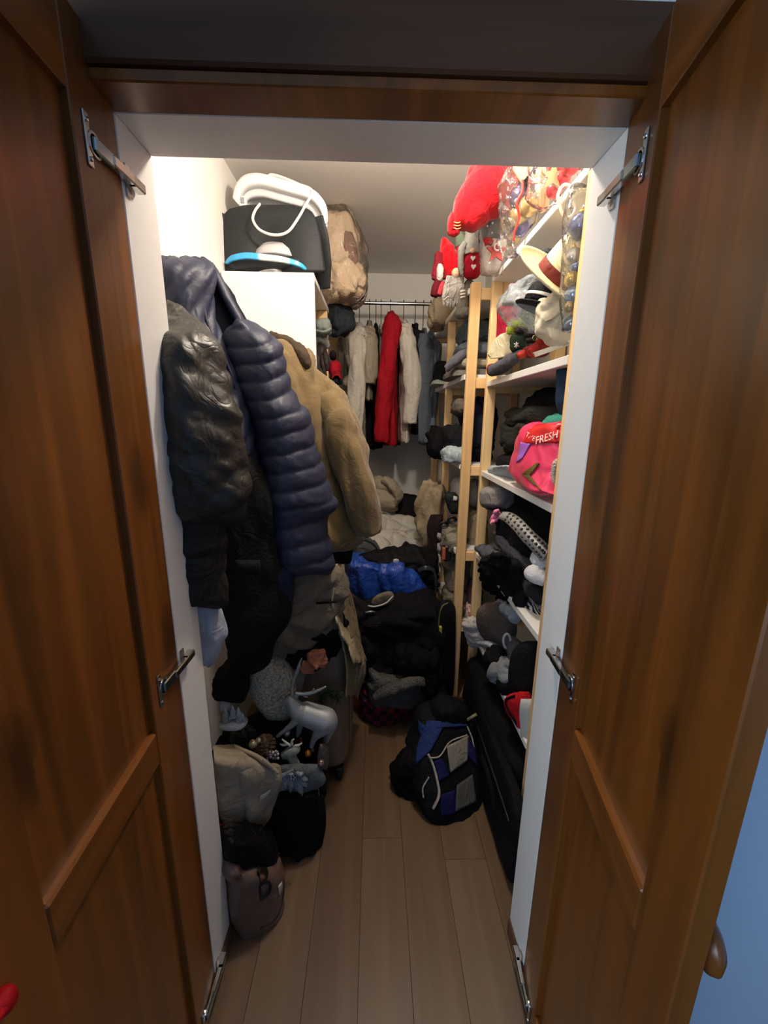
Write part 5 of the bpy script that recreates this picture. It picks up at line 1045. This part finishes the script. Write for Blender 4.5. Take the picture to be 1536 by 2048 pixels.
glove('lime green work glove behind the dark green one', (1016, 640, 1044, 664), [[(1036, 650), (1044, 654), (1048, 662)], [(1030, 648), (1040, 648), (1050, 656)], [(1022, 652), (1020, 662), (1019, 668)]], 1.58, '8f9a34', 'a3ad3c', 5)
glove('red and black work glove under the dark green one', (1044, 690, 1098, 714), [[(1070, 700), (1062, 704), (1058, 710)], [(1080, 696), (1090, 690), (1098, 688)], [(1050, 706), (1042, 710), (1036, 712)]], 1.47, '7c2a26', 'b8382c', 7)
single('red_roll', limb([at(1062, 708, 1.43), at(1076, 694, 1.43), at(1082, 684, 1.44)], [.018, .019, .016], 18, 14), cloth('b03428', .7), 'small rolled red fabric tube beside the gloves', 'roll')
rbx = thing('red_bag', 'crimson paper bag with pale lettering at the far end of the upper shelf', 'bag', at(1012, 684, 1.72))
Rrb = Rows([(612, 1003, 1026), (640, 1002, 1030), (665, 1001, 1030), (682, 1000, 1028)], 1.78, 1.70, .03, nr=20, n=40, ends=.06, ex=.4)
obj('bag_body', Rrb.vf, cloth('9c1a34', .6), rbx)
lettering(Rrb, 'HE', 1010, 668, (16, -2), (2, -20), rbx, plain('e4b9b4', .6), .004)
cc = thing('cream_sun_hat', 'cream cap with a broad brim overhanging the upper shelf edge', 'cap', at(1005, 735, 1.62))
obj('brim', sheet(lambda u, v: at(974+62*v+ (0 if v > .2 else 6*(1-v/.2)**2*abs(2*u-1)), 700-14*math.sin(math.pi*v*.8)+(2*u-1)*24*math.sin(math.pi*min(1, .12+v*.7))+14*(1-v)*.6, 1.70-.18*v), 18, 18, .005), cloth('dfd4b2', .85), cc)
obj('crown', blob(at(1030, 698, 1.60), (.04, .08, .045), 4, .006, nu=36, nv=24, zmin=S1+.001), cloth('d8cca8', .85), cc)
single('grey_sock_roll', limb([at(984, 742, 1.70), at(1000, 736, 1.64), at(1018, 724, 1.56), at(1034, 714, 1.50), at(1046, 708, 1.45)], [.022, .026, .024, .020, .010], 24, 36, .006, (16, 16, 16), 3), cloth('54525a', .9), 'rolled dark grey stocking along the edge of the upper shelf', 'stocking')
single('red_cloth', heap(974, 728, 992, 750, 1.74, .03, seed=2, amp=.006), cloth('a3202c'), 'scrap of red cloth under the cream cap brim', 'cloth')
single('white_envelope', sheet(lambda u, v: at(1064+78*u, 708-26*u+8*v-2*u*v, 1.42-.26*u)+np.array([.012*v, 0, .004]), 12, 6, .002), plain('eae6dc', .7), 'thin white envelope lying along the upper shelf edge', 'envelope')
single('grey_headscarf', limb([at(1078, 528, 1.38), at(1084, 512, 1.38), at(1098, 506, 1.36), at(1112, 512, 1.34)], [(.010, .016), (.012, .02), (.012, .02), (.008, .01)], 14, 24), cloth('2b3034', .6), 'dark grey head band behind the straw hat', 'head band')
# hanging clear tube of baubles
tbg = thing('ornament_tube', 'clear tube of blue and gold baubles hanging beside the right jamb', 'ornaments', at(1142, 670, 1.13))
obj('film', limb([at(1158, 380, 1.14), at(1152, 440, 1.13), at(1148, 520, 1.13), at(1144, 590, 1.13), at(1140, 660, 1.13)], [(.03, .02), (.036, .03), (.036, .03), (.034, .03), (.02, .02)], 30, 40, .004), film('f2f0e4', .06), tbg)
for (px, py, r, c_, lab) in [(1162, 452, .030, '5a648c', 'large blue bauble highest in the hanging tube'), (1146, 514, .022, 'b9b7ac', 'silver bauble under the large blue one in the tube'), (1152, 534, .018, '7c86a8', 'small blue bauble behind the silver one in the tube'), (1143, 558, .019, 'c2a85c', 'gold bauble in the middle of the hanging tube'), (1148, 590, .024, '8fa3bd', 'pale blue bauble below the gold one in the tube'), (1140, 612, .015, 'b8a070', 'small gold bauble near the bottom of the tube'), (1144, 648, .022, '8d9cae', 'grey blue bauble lowest in the hanging tube')]:
    bauble(at(px, py, 1.13), r, plain(c_, .15, .5, .6), lab, 'baubles in the hanging tube')
single('looped_string', tube([at(1132+17*math.cos(a)+(4 if math.sin(a) > 0 else 0), 402+33*math.sin(a), 1.20) for a in np.linspace(0, 6.283, 14)[:-1]]+[at(1148, 372, 1.17), at(1168, 362, 1.15)], .004, 80, 8), plain('e9e2d2', .5), 'loop of white cord hanging above the baubles', 'cord')

# --- second shelf: black clothes and the pink bag
GB3 = 'black clothes on the second shelf'
shelfthing('black_trousers', 'black trousers folded at the bottom of the second shelf pile', 'trousers', '17171a', (968, 908, 1046, 950), S2, 201, .53, .26, .014, layers=2, lay=.006, group=GB3)
shelfthing('black_jumper', 'charcoal jumper with olive sheen in the middle of the second shelf pile', 'jumper', '2c2d28', (968, 846, 1060, 912), S2, 202, .54, .26, .028, (9, 6, 16), group=GB3)
shelfthing('black_cardigan', 'charcoal cardigan on top of the second shelf pile', 'cardigan', '2f2f2a', (978, 812, 1085, 856), S2, 203, .55, .25, .026, (9, 5, 18), group=GB3)
shelfthing('black_coat', 'plain black coat filling the back of the second shelf', 'coat', '111113', (990, 782, 1125, 930), S2, 204, .63, .19, .02, group=GB3, zmax=S1-.03)
shelfthing('dark_shirt', 'dark shirt squeezed between the pile and the pink bag', 'shirt', '1d1e1c', (1010, 880, 1070, 950), S2, 205, .545, .24, .02, group=GB3)
single('pale_denim', join(Rows([(932, 984, 1010), (942, 980, 1036), (954, 990, 1046), (962, 1004, 1044)], 1.80, 1.52, .02, nr=24, n=44, amp=.010, scale=(14, 14, 14), seed=206).vf), cloth('a9b2ba', .85), 'pale blue denim hanging over the second shelf edge', 'denim')
single('teal_cloth', join(Rows([(828, 1110, 1136), (840, 1094, 1134), (858, 1082, 1130), (870, 1078, 1128)], 1.32, 1.16, .02, nr=24, n=44, amp=.012, scale=(16, 16, 10), seed=207).vf), cloth('3c8a7c', .85), 'teal cloth sticking out of the pink bag', 'cloth')
single('navy_towel', Rows([(722, 1118, 1140), (760, 1116, 1138), (800, 1114, 1136), (830, 1118, 1134)], 1.22, 1.15, .012, nr=24, n=30, amp=.006, seed=208).vf, cloth('20364c', .85), 'dark blue towel standing at the near end of the second shelf', 'towel')
pb_ = thing('pink_bag', 'bright pink plastic bag with a red top and white lettering', 'bag', at(1085, 985, 1.24))
Rpk = Rows([(846, 1086, 1136, 1.34, 1.15), (862, 1054, 1134, 1.44, 1.14), (882, 1043, 1131, 1.47, 1.13), (927, 1033, 1123, 1.49, 1.12), (945, 1031, 1119, 1.49, 1.12), (962, 1046, 1115, 1.42, 1.11), (980, 1080, 1111, 1.24, 1.10), (990, 1100, 1110, 1.14, 1.09)], 1.4, 1.13, .045, nr=70, n=80, amp=.010, scale=(10, 10, 10), seed=209, ends=.08)
obj('bag_body', Rpk.vf, plain('f0416e', .35, 0, .5, .2, name='glossy_bag'), pb_)
obj('red_band', Rpk.patch([(1062, 851), (1134, 843), (1128, 884), (1044, 888)], .003, .003, 20, 10), plain('e02a2c', .35), pb_)
obj('purple_corner', Rpk.patch([(1043, 884), (1062, 888), (1046, 916), (1034, 926)], .003, .003, 10, 10), plain('b070d8', .35), pb_)
obj('gold_tick', join(Rpk.patch([(1044, 948), (1074, 926), (1080, 926), (1060, 952)], .004, .003, 10, 8), Rpk.patch([(1048, 950), (1060, 950), (1084, 982), (1074, 974)], .004, .003, 10, 8)), plain('8a7a3e', .3, .6), pb_)
lw = plain('f6efe8', .5, name='white_print')
lettering(Rpk, 'FRESH', 1070, 889, (16.5, -5.2), (2, -22), pb_, lw, .012)
lettering(Rpk, 'THE', 1050, 872, (10, 6), (6, -13), pb_, lw, .012)
single('sequin_cloth', Rows([(918, 1112, 1122), (945, 1106, 1118), (975, 1102, 1114), (986, 1104, 1110)], 1.13, 1.11, .014, nr=20, n=24, amp=.008, seed=11).vf, knit('b9b0a4', 240), 'white lacy cloth between the pink bag and the pine post', 'cloth')
single('paper_sheet', sheet(lambda u, v: at(1008+64*u+10*v, 966+24*u+6*v, 1.62-.34*u)+np.array([0, 0, .006]), 10, 6, .002), plain('d9cfc6', .8), 'flat sheet of paper on the second shelf edge', 'paper')

# --- third shelf
GB4 = 'clothes on the third shelf'
gc = thing('grey_peaked_hat', 'light grey cap on the far end of the third shelf', 'cap', at(990, 1020, 1.74))
obj('crown', Rows([(972, 978, 1012), (984, 968, 1022), (1004, 969, 1020), (1018, 978, 1012)], 1.80, 1.66, .06, nr=30, n=50, amp=.006, ends=.3).vf, cloth('8f8a88', .9), gc)
obj('peak', sheet(lambda u, v: at(972+40*u, 1012+8*math.sin(math.pi*u)+6*v, 1.78-.10*u-.05*v*math.sin(math.pi*u)), 14, 6, .004), cloth('7c7674', .9), gc)
shelfthing('black_blouse', 'black blouse heaped at the back of the third shelf', 'blouse', '101012', (1000, 950, 1112, 1090), S3, 221, .60, .22, .02, group=GB4, zmax=S2-.03)
shelfthing('black_tshirt', 'black t-shirt bulging out of the middle of the third shelf', 't-shirt', '17181b', (972, 1030, 1066, 1108), S3, 222, .52, .27, .030, (9, 6, 12), group=GB4)
shelfthing('slate_trousers', 'slate grey trousers sliding off the third shelf under the black t-shirt', 'trousers', '3b3d44', (966, 1088, 1060, 1128), S3, 223, .505, .26, .02, (12, 6, 14), group=GB4)
single('slate_sweatpants', limb([at(962, 1098, 1.80), at(985, 1110, 1.64), at(1015, 1124, 1.48), at(1042, 1142, 1.38), at(1056, 1156, 1.33)], [(.02, .03), (.026, .04), (.028, .04), (.026, .034), (.016, .02)], 26, 40, .020, (22, 16, 22), 6), cloth('565860', .9), 'slate blue trouser leg trailing along the third shelf edge', 'trousers', GB4)
clw = thing('hair_claw', 'pink plastic hair claw clip beside the sequinned strap', 'hair clip', at(992, 1046, 1.66))
PK = plain('f08cb0', .35)
obj('clip_back', limb([at(984, 1044, 1.64), at(990, 1034, 1.62), at(1000, 1026, 1.61)], [.012, .015, .012], 16, 16), PK, clw)
for k in range(4): obj('claw_tooth', limb([at(986+4*k, 1038-3*k, 1.62), at(982+4*k, 1046-2*k, 1.605), at(981+4*k, 1050-2*k, 1.61)], [.005, .004, .002], 8, 10), PK, clw)
obj('clip_wing', limb([at(996, 1030, 1.61), at(990, 1024, 1.60), at(998, 1020, 1.60)], [.008, .009, .006], 12, 10), PK, clw)
sq = thing('sequin_belt', 'silver belt with rows of dark eyelets across the third shelf', 'belt', at(1050, 1110, 1.4))
spts = [(1000, 1030, 1.58), (1016, 1034, 1.50), (1034, 1048, 1.39), (1050, 1066, 1.31), (1068, 1084, 1.25), (1084, 1100, 1.21), (1092, 1110, 1.19)]
K = spline(np.array(spts, float), 60); wid = np.interp(np.linspace(0, 1, 60), [0, .3, 1], [9, 15, 19])
def beltp(u, v, off=0.0):
    i = u*59; k = K[min(58, int(i))]*(1-(i-int(i)))+K[min(59, int(i)+1)]*(i-int(i)); w = np.interp(u, [0, .3, 1], [9, 15, 19])
    return at(k[0]+w*.55*(v-.5)*2, k[1]-w*.75*(v-.5)*2, k[2]-.03*math.sin(math.pi*v)-off)
obj('strap', sheet(lambda u, v: beltp(u, v), 50, 12, .006), glitter('c4c4c0', .4), sq)
for i in range(12):
    for j in range(3):
        c = beltp(.16+i*.068, .2+.3*j, .003); obj('eyelet', lathe([(.0001, .0025), (.0045, .0022), (.0055, 0), (.0001, -.001)], c, 10, axis=(-.3, -.8, .5)), plain('1a1a1c', .4), sq)
single('beige_packet', box((.545, 1.36, S3+.002), (.60, 1.46, S3+.085), .004), plain('b18d64', .7), 'small beige packet under the silver belt', 'packet', smooth=False)
GW = 'rolled socks on the third shelf'
single('white_sock_roll', limb([at(1062, 1146, 1.24), at(1074, 1150, 1.21), at(1092, 1160, 1.19)], [.026, .030, .024], 26, 20, .006, (16, 16, 16), 4), cloth('dcdce0', .9), 'larger white sock roll by the jamb on the third shelf', 'socks', GW)
single('white_sock_roll', limb([at(1070, 1112, 1.26), at(1084, 1122, 1.23), at(1094, 1134, 1.21)], [.022, .028, .024], 26, 20, .006, (16, 16, 16), 5), cloth('c6ccd2', .9), 'pale grey blue sock roll above the white one', 'socks', GW)
lgv = [Rows([(1112, 968, 1010), (1130, 960, 1032), (1152, 962, 1050), (1176, 974, 1054), (1196, 1000, 1046), (1206, 1016, 1036)], 1.66, 1.28, .018, nr=50, n=60, amp=.030, scale=(16, 14, 18), seed=225).vf, limb([at(1000, 1150, 1.46), at(1014, 1176, 1.40), at(1030, 1206, 1.36)], [(.02, .014), (.026, .016), (.014, .008)], 26, 24, .014, (22, 22, 22), 12)]
single('black_leggings', join(*lgv), cloth('141518'), 'black leggings drooping below the third shelf edge', 'leggings', GB4)
single('dark_vest', limb([at(1050, 1150, 1.36), at(1066, 1170, 1.28), at(1084, 1200, 1.21)], [(.02, .03), (.03, .04), (.02, .03)], 26, 24, .018, (22, 22, 22), 7), cloth('2a2a2e'), 'dark grey vest top crumpled beside the white socks', 'vest')
zbm, zn, zbb = base('zebra_knit', 'd8d6d2', .9)
_w = node(zn, 'ShaderNodeTexWave'); _w.inputs['Scale'].default_value = 26; _w.inputs['Distortion'].default_value = 6; zn.links.new(coords(zn), _w.inputs['Vector']); zn.links.new(ramp(zn, _w.outputs[0], [(.45, lin('1c1c1e')), (.55, lin('dedcd8'))]), zbb.inputs['Base Color'])
single('zebra_socks', limb([at(1046, 1196, 1.36), at(1062, 1212, 1.29), at(1080, 1236, 1.22)], [(.014, .022), (.02, .03), (.014, .02)], 26, 24, .005, (20, 20, 20), 8), zbm, 'black and white zebra patterned socks on the short shelf end', 'socks')
single('lace_top', limb([at(1058, 1182, 1.29), at(1072, 1196, 1.25), at(1084, 1216, 1.215)], [(.010, .02), (.014, .026), (.01, .016)], 22, 20, .005, (26, 26, 26), 9), knit('8a8684', 260), 'grey lace top above the zebra socks', 'top')
single('jeans_scrap', limb([at(1004, 1206, 1.56), at(1024, 1222, 1.46), at(1040, 1238, 1.40)], [(.02, .03), (.028, .036), (.02, .03)], 24, 22, .018, (22, 22, 22), 10), cloth('a2aab4'), 'pale denim shorts crumpled below the black leggings', 'shorts')

# --- bottom shelf
GB5 = 'clothes on the bottom shelf'
bc2 = thing('taupe_felt_hat', 'taupe felt cap standing on the far end of the bottom shelf', 'cap', at(985, 1290, 1.62))
obj('crown', Rows([(1204, 976, 1000), (1222, 962, 1018), (1250, 962, 1026), (1276, 976, 1022), (1290, 992, 1012)], 1.70, 1.50, .05, nr=36, n=54, ends=.3).vf, cloth('6e625c', .9), bc2)
obj('seam', limb([at(968, 1246, 1.63), at(990, 1226, 1.56), at(1012, 1222, 1.50)], [.003, .003], 8, 16), cloth('4f4641'), bc2)
single('white_towel', join(Rows([(1236, 936, 962), (1248, 929, 980), (1266, 934, 986), (1284, 944, 980), (1294, 954, 972)], 1.80, 1.66, .04, nr=30, n=48, amp=.018, scale=(10, 10, 12), seed=231).vf), cloth('d8d2d0', .95), 'white towel hanging off the bottom shelf beside the pine post', 'towel')
single('pale_blue_cloth', limb([at(966, 1286, 1.68), at(985, 1290, 1.6), at(1004, 1300, 1.53)], [(.016, .03), (.02, .034), (.014, .02)], 24, 22, .012, (16, 16, 16), 4), cloth('bcc2cc'), 'pale blue crumpled cloth in front of the taupe cap', 'cloth')
gs = thing('grey_sock', 'grey sock with a white ringed cuff on the bottom shelf', 'sock', at(1030, 1335, 1.4))
obj('sock_body', limb([at(1020, 1282, 1.46), at(1030, 1296, 1.41), at(1034, 1316, 1.38), at(1020, 1326, 1.40)], [.026, .034, .036, .026], 26, 26, .006), cloth('57565a'), gs)
obj('cuff_ring', tube([at(1014+7*math.cos(a), 1282+14*math.sin(a), 1.42) for a in np.linspace(0, 6.283, 12)[:-1]], .005, 40, 8, True), cloth('d4d4d8'), gs)
bhh = thing('black_felt_hat', 'round black felt hat leaning near the jamb on the bottom shelf', 'hat', at(1052, 1400, 1.26))
obj('crown', Rows([(1282, 1054, 1072), (1305, 1040, 1078), (1340, 1031, 1078), (1372, 1034, 1074), (1398, 1046, 1068)], 1.32, 1.18, .05, nr=40, n=56, ends=.25).vf, cloth('18191b', .8), bhh)
obj('brim_edge', limb([at(1050, 1290, 1.25), at(1034, 1325, 1.25), at(1031, 1355, 1.25), at(1042, 1388, 1.24)], [.005, .005], 8, 24), cloth('0f0f11'), bhh)
single('black_socks', heap(970, 1296, 1012, 1342, 1.50, .05, seed=3, amp=.018, scale=(12, 12, 12)), cloth('121214'), 'pair of black socks spilling over the bottom shelf', 'socks', GB5)
single('grey_tshirt', join(Rows([(1316, 1010, 1034), (1334, 985, 1036), (1350, 978, 1036), (1366, 990, 1030)], 1.46, 1.34, .035, nr=30, n=48, amp=.02, scale=(14, 14, 14), seed=233).vf), cloth('8c9096'), 'light grey t-shirt crumpled on the bottom shelf', 't-shirt', GB5)
single('black_underwear', heap(998, 1346, 1044, 1388, 1.36, .05, seed=6, amp=.018, scale=(14, 14, 14)), cloth('0f1012'), 'black underwear heaped between grey t-shirt and red pouch', 'underwear', GB5)
rp_ = thing('red_pouch', 'bright red pouch with black edging on the bottom shelf', 'pouch', at(1040, 1470, 1.2))
Rrp = Rows([(1384, 1030, 1056), (1398, 1012, 1060), (1420, 1016, 1058), (1445, 1032, 1056), (1470, 1044, 1054)], 1.26, 1.13, .022, nr=40, n=50, amp=.006, seed=4)
obj('pouch_body', Rrp.vf, cloth('cc2028', .7), rp_)
obj('edging', limb([Rrp.on(1030, 1392, .003), Rrp.on(1013, 1400, .003), Rrp.on(1017, 1420, .003), Rrp.on(1032, 1446, .003), Rrp.on(1044, 1468, .003)], [.005, .005], 8, 30), cloth('101012'), rp_)
single('white_packet', Rows([(1398, 1042, 1066), (1430, 1041, 1064), (1470, 1044, 1060), (1484, 1048, 1056)], 1.14, 1.11, .012, nr=24, n=30, amp=.003, ex=.5).vf, plain('c9c4c0', .7), 'white packet standing in front of the red pouch', 'packet')

# ================================================================== contents of the far right shelving
GF = 'things on the far right shelves'
def far(name, label, cat, col, b, y, ry, seed, amp=.015, sc=(12, 12, 14), group=GF, zmin=None, layers=0, lay=0., mt=None, ex=.65, zmax=None):
    return single(name, heap(*b, y, ry, seed=seed, amp=amp, scale=sc, zmin=zmin, zmax=zmax, layers=layers, lay=lay, ex=ex, nu=48, nv=30), mt or cloth(col), label, cat, group)
Z1, Z2, Z3, Z4 = SF[1]+.001, SF[2]+.001, SF[3]+.001, SF[4]+.001
far('grey_trousers', 'taupe trousers folded at the bottom of the far upper shelf', 'trousers', '6b665e', (890, 742, 990, 770), 2.16, .20, 301, zmin=Z1, layers=2, lay=.006)
far('beige_trousers', 'beige trousers folded on the taupe ones', 'trousers', 'a39a86', (896, 722, 985, 748), 2.16, .19, 302, zmin=Z1, layers=2, lay=.006)
far('blue_jeans', 'slate blue jeans crumpled on top of the beige trousers', 'jeans', '59606a', (912, 690, 990, 728), 2.14, .17, 303, .03, zmin=Z1)
single('grey_sweatshirt', limb([at(892, 738, 2.0), at(906, 724, 1.99), at(922, 712, 2.0), at(934, 706, 2.02)], [.016, .022, .024, .02], 20, 24, .006), cloth('5c5c64'), 'dark grey sleeve hanging off the far upper shelf', 'sleeve', GF)
far('hooded_top', 'grey green hooded top squeezed under the far top shelf', 'top', '4c585e', (918, 652, 980, 700), 2.2, .14, 304, .03, zmin=Z1)
far('black_bag', 'black bag on the second bay of the far upper shelf', 'bag', '141517', (868, 724, 894, 768), 2.62, .10, 305, zmin=Z1)
far('pale_cloth', 'pale green cloth under the black bag on the far upper shelf', 'cloth', '9aa39c', (862, 764, 892, 780), 2.6, .12, 306, zmin=Z1)
far('brown_peaked_hat', 'dull brown cap under the far second shelf', 'cap', '655d54', (904, 800, 935, 830), 2.12, .10, 307)
far('black_bag', 'black cloth bag on the far second shelf near the tall post', 'bag', '16171a', (888, 850, 935, 905), 2.12, .12, 308, .025, zmin=Z2)
far('black_bag', 'large black bag overhanging the far second shelf beside the hanging shirts', 'bag', '18181b', (856, 858, 892, 915), 2.55, .12, 309, .03)
far('pale_jeans', 'pale blue jeans folded under the black bag on the far second shelf', 'jeans', 'a4b2b8', (886, 892, 935, 928), 2.02, .10, 310, zmin=Z2)
far('dark_clothes', 'dark blue clothes seen through the gap between the posts', 'clothes', '1b1d2a', (925, 800, 985, 920), 2.12, .14, 311, .03, zmin=Z2)
far('brown_clothes', 'dark brown clothes behind the tall post on the upper shelf', 'clothes', '3c3230', (940, 640, 992, 700), 2.3, .1, 312, .03)
far('white_peaked_hat', 'white grey cap on the far third shelf', 'cap', 'b3aeaa', (904, 956, 932, 1002), 2.1, .09, 313, .006)
far('grey_helmet', 'grey rounded cap behind the gap of the tall posts', 'cap', '8a8684', (935, 960, 970, 1012), 2.06, .08, 314, .004)
blc = thing('black_peaked_hat', 'black cap with a pale label hanging at the far third shelf', 'cap', at(902, 1028, 2.02), GF)
Rbc = Rows([(984, 892, 908), (995, 890, 918), (1010, 894, 922), (1028, 902, 922)], 2.02, 2.0, .04, nr=24, n=40, ends=.25)
obj('crown', Rbc.vf, cloth('1d2322', .8), blc); obj('label', Rbc.patch([(907, 992), (916, 994), (915, 1002), (906, 1001)], .003, .001, 4, 4), plain('b9bdb8', .6), blc)
sg = thing('sunglasses', 'black rimmed sunglasses on the far third shelf', 'sunglasses', at(896, 1060, 1.98), GF)
for (cx, cy) in ((888, 1050), (904, 1040)):
    fr_ = obj('rim', tube([at(cx+9*math.cos(a), cy+6*math.sin(a)-.3*9*math.cos(a)*.5, 1.97) for a in np.linspace(0, 6.283, 12)[:-1]], .004, 36, 8, True), plain('101012', .3), sg)
    obj('lens', lathe([(.0001, .001), (.02, .0), (.0001, -.001)], at(cx, cy, 1.972), 20, axis=(0, -1, .2)), plain('6a5c50', .1, .2), fr_)
obj('temple', limb([at(912, 1036, 1.97), at(916, 1044, 2.05), at(918, 1050, 2.12)], [.003, .003], 8, 10), plain('101012', .3), sg)
far('beige_shirt', 'grey beige shirt crumpled under the sunglasses', 'shirt', '938b7c', (884, 1054, 930, 1100), 2.06, .10, 315, .03)
gcs = thing('glasses_case', 'orange and black glasses case beside the crumpled shirt', 'case', at(893, 1126, 1.98), GF)
obj('case_body', box(at(886, 1124, 1.98), at(904, 1092, 1.98)+np.array([0, .05, 0]), .008), plain('17120f', .4), gcs, False)
obj('case_inlay', box(at(884, 1120, 1.972), at(892, 1096, 1.972)+np.array([0, .02, 0]), .003), plain('b55a34', .5), gcs, False)
far('taupe_sweater', 'taupe sweater hanging down inside the far third shelf', 'sweater', '7d7364', (892, 1110, 935, 1180), 2.12, .10, 316, .03)
far('ribbed_jumper', 'ribbed beige jumper seen between the two tall posts', 'jumper', '9b8c74', (930, 1015, 972, 1105), 2.08, .09, 317, .02)
far('olive_cloth', 'olive grey cloth on the far bottom shelf', 'cloth', '6f6a5c', (884, 1176, 930, 1212), 2.08, .10, 318, .02, zmin=Z4)
far('green_scarf', 'grey green folded scarf at the edge of the far bottom shelf', 'scarf', '77705e', (888, 1200, 930, 1224), 2.0, .07, 319, .01, zmin=Z4)
single('knitted_scarf', sheet(lambda u, v: at(874+7*u, 1062+78*v+6*u, 2.25)+np.array([0, -.01*math.sin(20*v), 0]), 5, 30, .006), knit('d0cac4', 260), 'white knitted strip hanging at the far shelf front', 'strip', GF)
ps = thing('pink_shoes', 'pink patterned slippers on the far bottom shelf', 'slippers', at(930, 1250, 1.98), GF)
pkm, pkn, pkb = base('pink_print', 'd8a8a4', .7)
_v = node(pkn, 'ShaderNodeTexVoronoi'); _v.inputs['Scale'].default_value = 60; pkn.links.new(coords(pkn), _v.inputs['Vector']); pkn.links.new(ramp(pkn, _v.outputs[0], [(.3, lin('b06060')), (.45, lin('e0c0ba'))]), pkb.inputs['Base Color'])
for (a, b) in (((900, 1216, 912, 1244), 1.99), ((928, 1206, 946, 1246), 1.98)): obj('slipper', heap(*a, b, .07, seed=4, amp=.006, zmin=Z4), pkm, ps)
far('mauve_top', 'dusky mauve top behind the pink slippers', 'top', '5d4450', (930, 1160, 960, 1210), 2.05, .08, 320, .02, zmin=Z4)
